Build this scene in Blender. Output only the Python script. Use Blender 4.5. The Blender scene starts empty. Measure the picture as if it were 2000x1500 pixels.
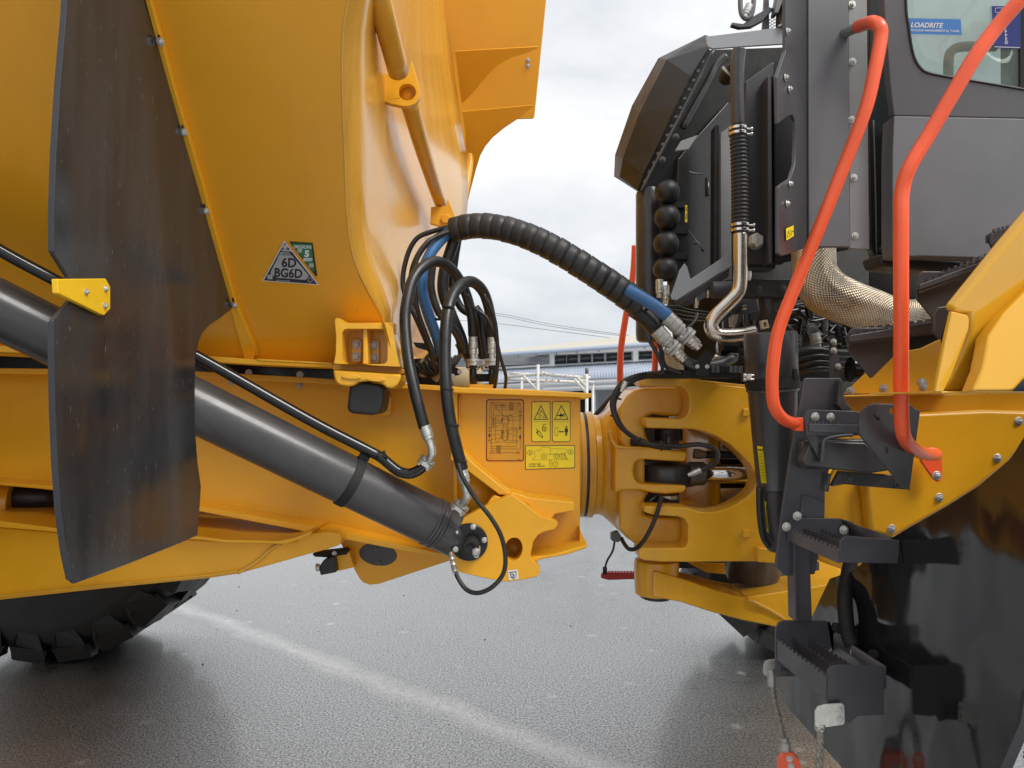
import bpy, bmesh, math, random
from mathutils import Vector, Matrix
from mathutils.geometry import tessellate_polygon
random.seed(7)
C = bpy.context.scene.collection
S = bpy.context.scene

# ------------------------------------------------------------------ camera, world, sun, exposure
F, CZ, HOR = 1428.0, 1.5, 780.0
cam_d = bpy.data.cameras.new('camera'); cam = bpy.data.objects.new('camera', cam_d); C.objects.link(cam)
cam.location = (0, 0, CZ); cam.rotation_euler = (math.radians(90), 0, 0)
cam_d.sensor_width = 36; cam_d.lens = 36*F/2000; cam_d.shift_y = 0.015
cam_d.clip_start = 0.05; cam_d.clip_end = 900
S.camera = cam

SUN_EL, SUN_AZ = math.radians(50), math.radians(132)     # azimuth clockwise from +Y: soft, high, over the right shoulder
w = bpy.data.worlds.new('World'); S.world = w; w.use_nodes = True
nt = w.node_tree; nt.nodes.clear(); L = nt.links.new
out = nt.nodes.new('ShaderNodeOutputWorld'); bg = nt.nodes.new('ShaderNodeBackground')
sky = nt.nodes.new('ShaderNodeTexSky'); sky.sky_type = 'NISHITA'; sky.sun_disc = False
sky.sun_elevation = SUN_EL; sky.sun_rotation = SUN_AZ; sky.dust_density = 3
tc = nt.nodes.new('ShaderNodeTexCoord'); mp = nt.nodes.new('ShaderNodeMapping'); mp.inputs['Scale'].default_value = (1, 1, 2.2)
n1 = nt.nodes.new('ShaderNodeTexNoise'); n1.inputs['Scale'].default_value = 2.3; n1.inputs['Detail'].default_value = 7; n1.inputs['Roughness'].default_value = .52
n1.inputs['Distortion'].default_value = .35
cr_ = nt.nodes.new('ShaderNodeValToRGB')
cr_.color_ramp.elements[0].position = .38; cr_.color_ramp.elements[0].color = (.60, .63, .675, 1)
cr_.color_ramp.elements[1].position = .62; cr_.color_ramp.elements[1].color = (.95, .955, .945, 1)
sc = nt.nodes.new('ShaderNodeVectorMath'); sc.operation = 'SCALE'; sc.inputs['Scale'].default_value = 9.15
mx = nt.nodes.new('ShaderNodeMix'); mx.data_type = 'RGBA'; mx.inputs['Factor'].default_value = .93
L(tc.outputs['Generated'], mp.inputs['Vector']); L(mp.outputs[0], n1.inputs['Vector']); L(n1.outputs['Fac'], cr_.inputs[0])
L(cr_.outputs[0], sc.inputs[0]); L(sky.outputs[0], mx.inputs['A']); L(sc.outputs[0], mx.inputs['B'])
L(mx.outputs['Result'], bg.inputs['Color']); bg.inputs['Strength'].default_value = .1; L(bg.outputs[0], out.inputs[0])

sd = bpy.data.lights.new('sun', 'SUN'); sun = bpy.data.objects.new('sun', sd); C.objects.link(sun)
sd.energy = 2.3; sd.angle = math.radians(28); sd.color = (1, .965, .91)
sdir = Vector((math.sin(SUN_AZ)*math.cos(SUN_EL), math.cos(SUN_AZ)*math.cos(SUN_EL), math.sin(SUN_EL)))
sun.rotation_euler = sdir.to_track_quat('Z', 'Y').to_euler(); sun.location = (6, -6, 12)
S.view_settings.view_transform = 'Standard'; S.view_settings.look = 'None'
S.view_settings.exposure = 0.42; S.view_settings.gamma = 1; S.view_settings.use_curve_mapping = False

# ------------------------------------------------------------------ materials
M = {}
def mk(name, col, rough=.5, metal=0, coat=0, var=.12, vscale=4, bump=0, bscale=120, rvar=.1, spots=None, spotscale=60, spotcov=.68, stretch=None, ior=1.5, bdist=.002, coord='Object', coat_rough=.12):
    m = bpy.data.materials.new(name); m.use_nodes = True; t = m.node_tree; b = t.nodes['Principled BSDF']; K = t.links.new
    b.inputs['Metallic'].default_value = metal; b.inputs['Coat Weight'].default_value = coat; b.inputs['Coat Roughness'].default_value = coat_rough
    b.inputs['IOR'].default_value = ior
    co = t.nodes.new('ShaderNodeTexCoord'); src = co.outputs[coord]
    if stretch:
        mm = t.nodes.new('ShaderNodeMapping'); mm.inputs['Scale'].default_value = stretch; K(src, mm.inputs['Vector']); src = mm.outputs[0]
    nz = t.nodes.new('ShaderNodeTexNoise'); nz.inputs['Scale'].default_value = vscale; nz.inputs['Detail'].default_value = 8; nz.inputs['Roughness'].default_value = .62
    K(src, nz.inputs['Vector'])
    mr = t.nodes.new('ShaderNodeMapRange'); mr.inputs['From Min'].default_value = .3; mr.inputs['From Max'].default_value = .7
    mr.inputs['To Min'].default_value = 1-var; mr.inputs['To Max'].default_value = 1+var; K(nz.outputs['Fac'], mr.inputs['Value'])
    vm = t.nodes.new('ShaderNodeVectorMath'); vm.operation = 'SCALE'; vm.inputs[0].default_value = col; K(mr.outputs[0], vm.inputs['Scale'])
    cout = vm.outputs[0]
    if spots:
        n2 = t.nodes.new('ShaderNodeTexNoise'); n2.inputs['Scale'].default_value = spotscale; n2.inputs['Detail'].default_value = 5; n2.inputs['Roughness'].default_value = .7
        K(src, n2.inputs['Vector'])
        r2 = t.nodes.new('ShaderNodeMapRange'); r2.inputs['From Min'].default_value = spotcov; r2.inputs['From Max'].default_value = spotcov+.05; K(n2.outputs['Fac'], r2.inputs['Value'])
        mc = t.nodes.new('ShaderNodeMix'); mc.data_type = 'RGBA'; K(r2.outputs[0], mc.inputs['Factor']); K(cout, mc.inputs['A']); mc.inputs['B'].default_value = (*spots, 1); cout = mc.outputs['Result']
    K(cout, b.inputs['Base Color'])
    rr = t.nodes.new('ShaderNodeMapRange'); rr.inputs['From Min'].default_value = .3; rr.inputs['From Max'].default_value = .7
    rr.inputs['To Min'].default_value = max(.02, rough-rvar); rr.inputs['To Max'].default_value = rough+rvar; K(nz.outputs['Fac'], rr.inputs['Value']); K(rr.outputs[0], b.inputs['Roughness'])
    if bump:
        n3 = t.nodes.new('ShaderNodeTexNoise'); n3.inputs['Scale'].default_value = bscale; n3.inputs['Detail'].default_value = 3; K(src, n3.inputs['Vector'])
        bp = t.nodes.new('ShaderNodeBump'); bp.inputs['Strength'].default_value = bump; bp.inputs['Distance'].default_value = bdist; K(n3.outputs['Fac'], bp.inputs['Height']); K(bp.outputs[0], b.inputs['Normal'])
    M[name] = m; return m
YB = (.78, .375, .010)
mk('yellow_paint', YB, .40, coat=.15, var=.07, vscale=3, bump=.10, bscale=160, spots=(.16, .06, .015), spotscale=30, spotcov=.715)
mk('yellow_cast', (.74, .375, .012), .36, coat=.3, var=.09, vscale=6, bump=.55, bscale=55, spots=(.14, .04, .012), spotscale=24, spotcov=.70)
mk('body_paint', (.76, .345, .010), .40, coat=.12, var=.06, vscale=2.2, bump=.09, bscale=180, spots=(.22, .09, .02), spotscale=40, spotcov=.715)
mk('body_front_paint', (.66, .335, .035), .30, coat=.4, var=.08, vscale=3, bump=.10, bscale=60, rvar=.08, spots=(.20, .09, .03), spotscale=14, spotcov=.73, stretch=(1, 2.5, .6))
mk('fender_paint', (.72, .37, .014), .22, coat=.8, var=.05, bump=.05, spots=(.85, .6, .25), spotscale=70, spotcov=.74, coat_rough=.05)
mk('bright_yellow', (.78, .47, .01), .42, var=.06, bump=.1)
mk('guard_rubber_front', (.012, .012, .013), .09, var=.3, vscale=4, rvar=.05, bump=.8, bscale=1.7, bdist=.05, spots=(.07, .065, .06), spotscale=90, spotcov=.76, stretch=(1, 1, .5), ior=1.5)
mk('cooler_dark', (.020, .018, .018), .33, var=.2, vscale=5, bump=.1)
mk('cowl_dark', (.009, .008, .008), .5, var=.2, vscale=5, bump=.1, spots=(.05, .05, .05), spotscale=60, spotcov=.72)
mk('lip_grey', (.26, .27, .29), .45, var=.08, vscale=5, bump=.1)
mk('weld', (.66, .34, .02), .38, coat=.4, var=.12, vscale=30, bump=1.0, bscale=140)
mk('rubber_guard', (.030, .031, .033), .22, var=.5, vscale=6, rvar=.10, bump=.6, bscale=2.2, bdist=.03, spots=(.13, .125, .12), spotscale=130, spotcov=.652, stretch=(1, 1, .22), ior=1.5)
mk('guard_edge', (.028, .03, .036), .55, var=.2, bump=.4)
mk('cylinder_grey', (.042, .040, .042), .36, coat=.25, var=.16, vscale=10, bump=.15, spots=(.11, .10, .095), spotscale=90, spotcov=.675, stretch=(1, .6, 1))
mk('grey_paint', (.118, .119, .128), .46, coat=.1, var=.08, vscale=5, bump=.10, bscale=200, spots=(.035, .035, .04), spotscale=38, spotcov=.735)
mk('pale_grey_paint', (.25, .25, .25), .46, var=.06, vscale=5, bump=.08)
mk('dark_grey_paint', (.040, .038, .041), .38, coat=.2, var=.12, vscale=6, bump=.1)
mk('ladder_grey', (.060, .058, .068), .42, coat=.15, var=.12, vscale=8, bump=.12, spots=(.13, .12, .12), spotscale=80, spotcov=.74)
mk('black_rubber', (.016, .016, .017), .42, var=.25, vscale=20, bump=.3, bscale=220)
mk('hose_black', (.014, .014, .015), .38, var=.3, vscale=30, bump=.25, bscale=260, spots=(.07, .065, .06), spotscale=120, spotcov=.72)
mk('wrap_plastic', (.022, .021, .022), .46, var=.35, vscale=16, bump=.2, spots=(.09, .085, .08), spotscale=70, spotcov=.73)
mk('black_gloss', (.010, .010, .012), .16, var=.2, bump=.05)
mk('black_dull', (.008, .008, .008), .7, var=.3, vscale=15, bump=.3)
mk('tyre_rubber', (.010, .010, .010), .52, var=.45, vscale=9, bump=.6, bscale=60, spots=(.06, .055, .05), spotscale=35, spotcov=.68)
mk('blue_hose', (.04, .14, .34), .42, var=.1, vscale=25, bump=.25, bscale=150)
mk('zinc', (.60, .60, .57), .36, metal=.8, var=.2, vscale=60, bump=.2, spots=(.20, .12, .06), spotscale=90, spotcov=.70)
mk('zinc_dull', (.46, .45, .43), .48, metal=.5, var=.25, vscale=50, bump=.3)
mk('chrome', (.62, .60, .58), .12, metal=1, var=.05, vscale=20)
mk('steel_pipe', (.60, .55, .48), .24, metal=1, var=.18, vscale=14, bump=.08)
mk('dark_steel', (.10, .10, .10), .38, metal=.6, var=.3, vscale=14, bump=.2)
mk('orange_paint', (.92, .108, .028), .38, coat=.3, var=.07, bump=.10, spots=(.22, .05, .03), spotscale=55, spotcov=.735)
mk('red_paint', (.42, .02, .015), .42, var=.15, bump=.2)
mk('rope_steel', (.28, .27, .22), .5, metal=.4, var=.4, vscale=90, bump=.8, bscale=300)
mk('white_paint', (.58, .57, .53), .5, var=.2, vscale=9, spots=(.26, .11, .05), spotscale=9, spotcov=.58)
mk('wall_white', (.55, .57, .60), .7, var=.05, vscale=.8)
mk('roof_metal', (.36, .41, .50), .5, var=.12, vscale=1.2, stretch=(1, 1, 6))
mk('roof_cream', (.50, .465, .39), .65, var=.06, vscale=.6)
mk('gutter_blue', (.44, .50, .60), .5, var=.05)
mk('louvre_grey', (.28, .28, .28), .6, var=.1)
mk('far_window', (.03, .035, .04), .15, var=.2)
mk('dark_opening', (.02, .02, .022), .8, var=.3)
mk('wire', (.34, .34, .35), .6)
mk('print_black', (.012, .012, .014), .5, var=.05)
mk('print_yellow', (.85, .64, .01), .42, var=.03)
mk('print_orange', (.64, .31, .014), .4, var=.03)
mk('print_white', (.72, .72, .72), .4, var=.03)
mk('print_silver', (.40, .40, .42), .4, var=.12, vscale=40)
mk('print_navy', (.012, .016, .035), .4, var=.05)
mk('print_green', (.015, .18, .075), .4, var=.05)
mk('print_blue', (.07, .23, .58), .4, var=.05)
mk('print_deep_blue', (.02, .035, .20), .4, var=.05)
mk('bark_brown', (.14, .09, .05), .8, var=.3)
mk('seat_cloth', (.03, .03, .035), .8, var=.2)
mk('pale_interior', (.30, .33, .31), .7, var=.05)
mk('tan_plastic', (.42, .35, .22), .5, var=.1)
# woven steel heat wrap round the exhaust (diamond relief from the tube's own length/angle coordinates)
def mesh_wrap():
    m = mk('heat_wrap', (.78, .65, .48), .30, metal=1, var=.25, vscale=9)
    t = m.node_tree; b = t.nodes['Principled BSDF']; K = t.links.new
    uv = t.nodes.new('ShaderNodeUVMap'); mp = t.nodes.new('ShaderNodeMapping'); mp.inputs['Rotation'].default_value = (0, 0, math.radians(45)); mp.inputs['Scale'].default_value = (1, 1, 1)
    ck = t.nodes.new('ShaderNodeTexVoronoi'); ck.inputs['Scale'].default_value = 140; ck.inputs['Randomness'].default_value = 0
    K(uv.outputs[0], mp.inputs[0]); K(mp.outputs[0], ck.inputs['Vector'])
    bp = t.nodes.new('ShaderNodeBump'); bp.inputs['Strength'].default_value = 1; bp.inputs['Distance'].default_value = .003; bp.invert = True
    K(ck.outputs['Distance'], bp.inputs['Height']); K(bp.outputs[0], b.inputs['Normal'])
    old = b.inputs['Base Color'].links[0].from_socket
    rp = t.nodes.new('ShaderNodeMapRange'); rp.inputs['From Min'].default_value = .25; rp.inputs['From Max'].default_value = .62; rp.inputs['To Min'].default_value = 1.0; rp.inputs['To Max'].default_value = .30
    K(ck.outputs['Distance'], rp.inputs['Value']); vm = t.nodes.new('ShaderNodeVectorMath'); vm.operation = 'SCALE'; K(old, vm.inputs[0]); K(rp.outputs[0], vm.inputs['Scale']); K(vm.outputs[0], b.inputs['Base Color'])
mesh_wrap()
def glass():
    m = bpy.data.materials.new('window_glass'); m.use_nodes = True; t = m.node_tree; t.nodes.clear(); K = t.links.new
    o = t.nodes.new('ShaderNodeOutputMaterial'); tr = t.nodes.new('ShaderNodeBsdfTransparent'); tr.inputs[0].default_value = (.78, .86, .83, 1)
    gl = t.nodes.new('ShaderNodeBsdfGlossy'); gl.inputs['Roughness'].default_value = .03; df = t.nodes.new('ShaderNodeBsdfDiffuse'); df.inputs[0].default_value = (.42, .48, .45, 1)
    m1 = t.nodes.new('ShaderNodeMixShader'); fr = t.nodes.new('ShaderNodeValue'); fr.outputs[0].default_value = .07
    co = t.nodes.new('ShaderNodeTexCoord'); nz = t.nodes.new('ShaderNodeTexNoise'); nz.inputs['Scale'].default_value = 5; nz.inputs['Detail'].default_value = 8; K(co.outputs['Object'], nz.inputs['Vector'])
    mr = t.nodes.new('ShaderNodeMapRange'); mr.inputs['To Min'].default_value = .2; mr.inputs['To Max'].default_value = .42; K(nz.outputs[0], mr.inputs[0])
    m2 = t.nodes.new('ShaderNodeMixShader'); K(mr.outputs[0], m2.inputs[0]); K(tr.outputs[0], m2.inputs[1]); K(df.outputs[0], m2.inputs[2])
    K(fr.outputs[0], m1.inputs[0]); K(m2.outputs[0], m1.inputs[1]); K(gl.outputs[0], m1.inputs[2]); K(m1.outputs[0], o.inputs[0]); M['window_glass'] = m
glass()
def ground_mat():
    m = bpy.data.materials.new('wet_asphalt'); m.use_nodes = True; t = m.node_tree; b = t.nodes['Principled BSDF']; K = t.links.new
    N = t.nodes.new; co = N('ShaderNodeTexCoord'); P = co.outputs['Object']
    def noise(s, d=6, r=.6, vec=None):
        n = N('ShaderNodeTexNoise'); n.inputs['Scale'].default_value = s; n.inputs['Detail'].default_value = d; n.inputs['Roughness'].default_value = r; K(vec or P, n.inputs['Vector']); return n.outputs['Fac']
    def rng(v, a, b_, c, d):
        n = N('ShaderNodeMapRange'); n.inputs['From Min'].default_value = a; n.inputs['From Max'].default_value = b_; n.inputs['To Min'].default_value = c; n.inputs['To Max'].default_value = d; K(v, n.inputs['Value']); return n.outputs[0]
    def math_(op, a, b_=None):
        n = N('ShaderNodeMath'); n.operation = op
        for i, v in enumerate((a, b_)):
            if v is None: continue
            if isinstance(v, (int, float)): n.inputs[i].default_value = v
            else: K(v, n.inputs[i])
        return n.outputs[0]
    grain = noise(95, 3, .75); fine = noise(300, 2, .6); big = noise(.7, 6, .6); mid = noise(5, 8, .65)
    # a faint washed out streak that crosses the yard
    sp = N('ShaderNodeSeparateXYZ'); K(P, sp.inputs[0])
    a0, a1 = Vector((-2.35, 5.25)), Vector((.36, 2.98)); d = (a1-a0).normalized(); nx, ny = -d.y, d.x; off = -(nx*a0.x+ny*a0.y)
    dist = math_('ADD', math_('ADD', math_('MULTIPLY', sp.outputs[0], nx), math_('MULTIPLY', sp.outputs[1], ny)), off)
    wob = math_('MULTIPLY', math_('SUBTRACT', noise(2.2, 4), .5), .22)
    ad = math_('ABSOLUTE', math_('ADD', dist, wob))
    band = math_('MULTIPLY', rng(ad, .0, .11, 1, 0), rng(noise(26, 6, .8), .3, .6, .35, 1))
    # pale dried droplets and scuffs
    vo = N('ShaderNodeTexVoronoi'); vo.inputs['Scale'].default_value = 4.2; K(P, vo.inputs['Vector'])
    drop = math_('MULTIPLY', rng(vo.outputs['Distance'], .0, .16, 1, 0), rng(noise(22, 6, .75), .35, .60, 0, 1))
    mpv = N('ShaderNodeMapping'); mpv.inputs['Rotation'].default_value = (0, 0, .5); mpv.inputs['Scale'].default_value = (1.2, 14, 1); K(P, mpv.inputs[0])
    scuff = math_('MULTIPLY', rng(noise(2.5, 3, .5, mpv.outputs[0]), .67, .71, 0, .3), rng(big, .4, .6, 0, 1))
    val = math_('MULTIPLY', rng(grain, .40, .62, .003, .075), rng(mid, .3, .7, .72, 1.3))
    val = math_('MULTIPLY', val, rng(big, .3, .7, .8, 1.2))
    tot = math_('MINIMUM', math_('ADD', math_('ADD', math_('MULTIPLY', band, 1.0), math_('MULTIPLY', drop, .8)), scuff), 1)
    mc = N('ShaderNodeMix'); mc.data_type = 'RGBA'; K(tot, mc.inputs['Factor']); mc.inputs['B'].default_value = (.60, .60, .59, 1)
    cb = N('ShaderNodeCombineColor'); K(val, cb.inputs[0]); K(val, cb.inputs[1]); K(math_('MULTIPLY', val, .97), cb.inputs[2]); K(cb.outputs[0], mc.inputs['A'])
    K(mc.outputs['Result'], b.inputs['Base Color'])
    rg = math_('ADD', rng(mid, .3, .7, .20, .34), math_('MULTIPLY', rng(big, .35, .65, 0, 1), .10)); K(rg, b.inputs['Roughness'])
    b.inputs['IOR'].default_value = 3.4; b.inputs['Coat Weight'].default_value = .8; b.inputs['Coat Roughness'].default_value = .17; b.inputs['Coat IOR'].default_value = 1.6
    K(rng(grain, .40, .60, .25, 1.0), b.inputs['Specular IOR Level']); K(rng(grain, .42, .60, .35, 1.0), b.inputs['Coat Weight'])
    bp = N('ShaderNodeBump'); bp.inputs['Strength'].default_value = 1; bp.inputs['Distance'].default_value = .0042
    K(math_('ADD', grain, math_('MULTIPLY', fine, .4)), bp.inputs['Height']); K(bp.outputs[0], b.inputs['Normal'])
    M['wet_asphalt'] = m
ground_mat()

# ------------------------------------------------------------------ geometry helpers
W = {}     # world origin of every object that has children
class Plane:
    def __init__(s, n, p):
        s.n = Vector(n).normalized(); s.d = s.n.dot(Vector(p))
        if s.n.y < 0: s.n = -s.n; s.d = -s.d
    def __call__(s, px, py, off=0):
        r = Vector(((px-1000)/F, 1, (HOR-py)/F)); c = Vector((0, 0, CZ))
        t = (s.d-s.n.dot(c))/s.n.dot(r); p = c+r*t
        q = s.n if s.n.dot(r) > 0 else -s.n
        return p-q*off
    def away(s, px, py):
        r = Vector(((px-1000)/F, 1, (HOR-py)/F)); return s.n.copy() if s.n.dot(r) > 0 else -s.n
def YP(Y): return Plane((0, 1, 0), (0, Y, 0))
def XP(X):
    p = Plane.__new__(Plane); p.n = Vector((1, 0, 0)); p.d = X; return p
def P(px, py, Y): return Vector(((px-1000)/F*Y, Y, CZ-(py-HOR)/F*Y))
def link(name, me, mats, parent, center=None):
    """one mesh object, origin at its own middle"""
    if center is None:
        vs = [v.co for v in me.vertices]
        lo = Vector((min(v.x for v in vs), min(v.y for v in vs), min(v.z for v in vs))); hi = Vector((max(v.x for v in vs), max(v.y for v in vs), max(v.z for v in vs)))
        center = (lo+hi)/2
        me.transform(Matrix.Translation(-center))
    for m in mats: me.materials.append(M[m])
    o = bpy.data.objects.new(name, me); C.objects.link(o); W[o] = center
    if parent is not None: o.parent = parent; o.location = center-W[parent]
    else: o.location = center
    return o
def from_bm(name, bm, mats, parent, bev=0, segs=2, smooth=True, solid=0, sub=0, recalc=True):
    if recalc: bmesh.ops.recalc_face_normals(bm, faces=bm.faces)
    me = bpy.data.meshes.new(name); bm.to_mesh(me); bm.free()
    if smooth: me.polygons.foreach_set('use_smooth', [True]*len(me.polygons))
    o = link(name, me, [mats] if isinstance(mats, str) else mats, parent)
    if solid:
        s = o.modifiers.new('solid', 'SOLIDIFY'); s.thickness = solid; s.offset = 0
    if bev:
        b = o.modifiers.new('bevel', 'BEVEL'); b.width = bev; b.segments = segs; b.limit_method = 'ANGLE'; b.angle_limit = math.radians(35); b.harden_normals = True
    if sub:
        s = o.modifiers.new('sub', 'SUBSURF'); s.levels = sub; s.render_levels = sub
    return o
def add_prism(bm, pts, th, holes=(), mi=0):
    loops = [list(pts)]+[list(h) for h in holes]
    if not holes:
        f = [bm.verts.new(p) for p in pts]; g = [bm.verts.new(p+th) for p in pts]
        fs = [bm.faces.new(f), bm.faces.new(g[::-1])]; n = len(f)
        for i in range(n): fs.append(bm.faces.new((f[i], g[i], g[(i+1) % n], f[(i+1) % n])))
    else:
        tris = tessellate_polygon(loops); flat = [p for l in loops for p in l]
        f = [bm.verts.new(p) for p in flat]; g = [bm.verts.new(p+th) for p in flat]; fs = []
        for a, b, c in tris:
            try: fs.append(bm.faces.new((f[a], f[b], f[c]))); fs.append(bm.faces.new((g[c], g[b], g[a])))
            except ValueError: pass
        k = 0
        for l in loops:
            n = len(l)
            for i in range(n): fs.append(bm.faces.new((f[k+i], g[k+i], g[k+(i+1) % n], f[k+(i+1) % n])))
            k += n
    for x in fs: x.material_index = mi
def plate(name, mat, parent, plane, pts, th=.01, holes=(), bev=.003, off=0, segs=2):
    if isinstance(plane, (int, float)): plane = YP(plane)
    a = [plane(x, y, off) for x, y in pts]; hs = [[plane(x, y, off) for x, y in h] for h in holes]
    tv = plane.away(*pts[0])*th
    bm = bmesh.new(); add_prism(bm, a, tv, hs)
    return from_bm(name, bm, mat, parent, bev, segs)
def rect(x0, y0, x1, y1): return [(x0, y0), (x1, y0), (x1, y1), (x0, y1)]
def rrect(x0, y0, x1, y1, r, n=4):
    o = []
    for cx, cy, a in ((x1-r, y0+r, -90), (x1-r, y1-r, 0), (x0+r, y1-r, 90), (x0+r, y0+r, 180)):
        for k in range(n+1):
            t = math.radians(a+90*k/n); o.append((cx+r*math.cos(t), cy+r*math.sin(t)))
    return o
def ell(cx, cy, rx, ry=None, n=24, rot=0):
    ry = rx if ry is None else ry; o = []
    for k in range(n):
        a = 2*math.pi*k/n; x, y = rx*math.cos(a), ry*math.sin(a); r = math.radians(rot)
        o.append((cx+x*math.cos(r)-y*math.sin(r), cy+x*math.sin(r)+y*math.cos(r)))
    return o
def cr(pts, n=6, closed=False):
    """Catmull-Rom through the points"""
    pts = [Vector(p) for p in pts]; m = len(pts); o = []
    for i in range(m if closed else m-1):
        if closed: a, b, c, d = pts[i-1], pts[i], pts[(i+1) % m], pts[(i+2) % m]
        else: a, b, c, d = pts[max(i-1, 0)], pts[i], pts[i+1], pts[min(i+2, m-1)]
        for k in range(n):
            t = k/n; o.append(.5*((2*b)+(c-a)*t+(2*a-5*b+4*c-d)*t*t+(3*b-3*c+d-a)*t**3))
    if not closed: o.append(pts[-1])
    return o
def add_tube(bm, path, rad, sides=14, cap=True, mi=0, uv=False, tilt=0):
    n = len(path); R = rad if isinstance(rad, (list, tuple)) else [rad]*n
    tg = [(path[min(i+1, n-1)]-path[max(i-1, 0)]).normalized() for i in range(n)]
    ref = Vector((0, 0, 1)) if abs(tg[0].z) < .9 else Vector((1, 0, 0))
    u = (ref-tg[0]*ref.dot(tg[0])).normalized(); rings = []; ln = 0; lens = []
    for i in range(n):
        u = (u-tg[i]*u.dot(tg[i])).normalized(); v = tg[i].cross(u)
        if i: ln += (path[i]-path[i-1]).length
        lens.append(ln)
        rings.append([bm.verts.new(path[i]+(u*math.cos(a)+v*math.sin(a))*R[i]+tg[i]*(tilt*R[i]*math.sin(a))) for a in [2*math.pi*k/sides for k in range(sides)]])
    lay = bm.loops.layers.uv.verify() if uv else None
    for i in range(n-1):
        for k in range(sides):
            f = bm.faces.new((rings[i][k], rings[i][(k+1) % sides], rings[i+1][(k+1) % sides], rings[i+1][k])); f.material_index = mi
            if uv:
                c = 2*math.pi*R[i]/sides
                for lp, (a, b) in zip(f.loops, ((k*c, lens[i]), ((k+1)*c, lens[i]), ((k+1)*c, lens[i+1]), (k*c, lens[i+1]))): lp[lay].uv = (a, b)
    if cap:
        bm.faces.new(rings[0][::-1]).material_index = mi; bm.faces.new(rings[-1]).material_index = mi
def tube(name, mat, parent, pts, rad, sides=14, sm=6, uv=False, bev=0, tilt=0):
    """pts: (px, py, Y) ; rad in metres"""
    p = [P(*q) for q in pts]; path = cr(p, sm) if sm else p
    if isinstance(rad, (list, tuple)):
        m = len(pts)-1; rad = [rad[min(int(i/(sm or 1)), m)]*(1-(i % (sm or 1))/(sm or 1))+rad[min(int(i/(sm or 1))+1, m)]*((i % (sm or 1))/(sm or 1)) for i in range(len(path))]
    bm = bmesh.new(); add_tube(bm, path, rad, sides, uv=uv, tilt=tilt)
    return from_bm(name, bm, mat, parent, bev)
def add_lathe(bm, p0, ax, prof, n=28, mi=0, cap=True):
    ax = Vector(ax).normalized(); ref = Vector((0, 0, 1)) if abs(ax.z) < .9 else Vector((1, 0, 0)); u = (ref-ax*ref.dot(ax)).normalized(); v = ax.cross(u)
    rings = [[bm.verts.new(p0+ax*t+(u*math.cos(a)+v*math.sin(a))*r) for a in [2*math.pi*k/n for k in range(n)]] for t, r in prof]
    for i in range(len(rings)-1):
        for k in range(n): bm.faces.new((rings[i][k], rings[i][(k+1) % n], rings[i+1][(k+1) % n], rings[i+1][k])).material_index = mi
    if cap: bm.faces.new(rings[0][::-1]).material_index = mi; bm.faces.new(rings[-1]).material_index = mi
def lathe(name, mat, parent, p0, ax, prof, n=28, bev=0):
    bm = bmesh.new(); add_lathe(bm, p0, ax, prof, n); o = from_bm(name, bm, mat, parent, bev)
    if not bev:
        e = o.modifiers.new('edges', 'BEVEL'); e.width = .0012; e.segments = 1; e.limit_method = 'ANGLE'; e.angle_limit = math.radians(40); e.harden_normals = True
    return o
def sphere(name, mat, parent, c, r):
    bm = bmesh.new(); bmesh.ops.create_uvsphere(bm, u_segments=28, v_segments=18, radius=r, matrix=Matrix.Translation(c)); return from_bm(name, bm, mat, parent)
def grid(name, mat, parent, rows, solid=0, bev=0, smooth=True):
    bm = bmesh.new(); V = [[bm.verts.new(p) for p in r] for r in rows]
    for i in range(len(V)-1):
        for k in range(len(V[i])-1): bm.faces.new((V[i][k], V[i][k+1], V[i+1][k+1], V[i+1][k]))
    return from_bm(name, bm, mat, parent, bev, solid=solid, smooth=smooth)
# bolts: a washer and a hexagon head, mesh shared between all of them
BOLT = {}
def bolt_mesh(mat):
    if mat in BOLT: return BOLT[mat]
    bm = bmesh.new(); z = Vector((0, 0, 0))
    add_lathe(bm, z, (0, 0, 1), [(0, 1), (.16, 1), (.2, .94)], 18); add_lathe(bm, Vector((0, 0, .2)), (0, 0, 1), [(0, .68), (.46, .68), (.54, .58)], 6)
    add_lathe(bm, Vector((0, 0, .74)), (0, 0, 1), [(0, .28), (.22, .28), (.26, .22)], 10)
    bmesh.ops.recalc_face_normals(bm, faces=bm.faces); me = bpy.data.meshes.new('bolt'); bm.to_mesh(me); bm.free(); me.materials.append(M[mat]); BOLT[mat] = me; return me
def bolt(parent, p, n=(0, -1, 0), r=.011, mat='zinc', name='bolt'):
    o = bpy.data.objects.new(name, bolt_mesh(mat)); C.objects.link(o); o.parent = parent; o.location = p-W[parent]
    o.rotation_mode = 'QUATERNION'; q = Vector(n).to_track_quat('Z', 'Y'); from mathutils import Quaternion
    o.rotation_quaternion = q @ Quaternion((0, 0, 1), random.uniform(0, 1)); o.scale = (r, r, r); return o
def bolts(parent, plane, pts, r=.011, mat='zinc', off=0):
    if isinstance(plane, (int, float)): plane = YP(plane)
    for x, y in pts: bolt(parent, plane(x, y, off), -plane.away(x, y), r, mat)
def empty(name, loc, label=None, cat=None, group=None):
    o = bpy.data.objects.new(name, None); C.objects.link(o); o.location = loc; W[o] = Vector(loc); o.empty_display_size = .2
    tag(o, label, cat, group); return o
def tag(o, label=None, cat=None, group=None, kind=None):
    if label: o['label'] = label
    if cat: o['category'] = cat
    if group: o['group'] = group
    if kind: o['kind'] = kind
    return o
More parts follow.
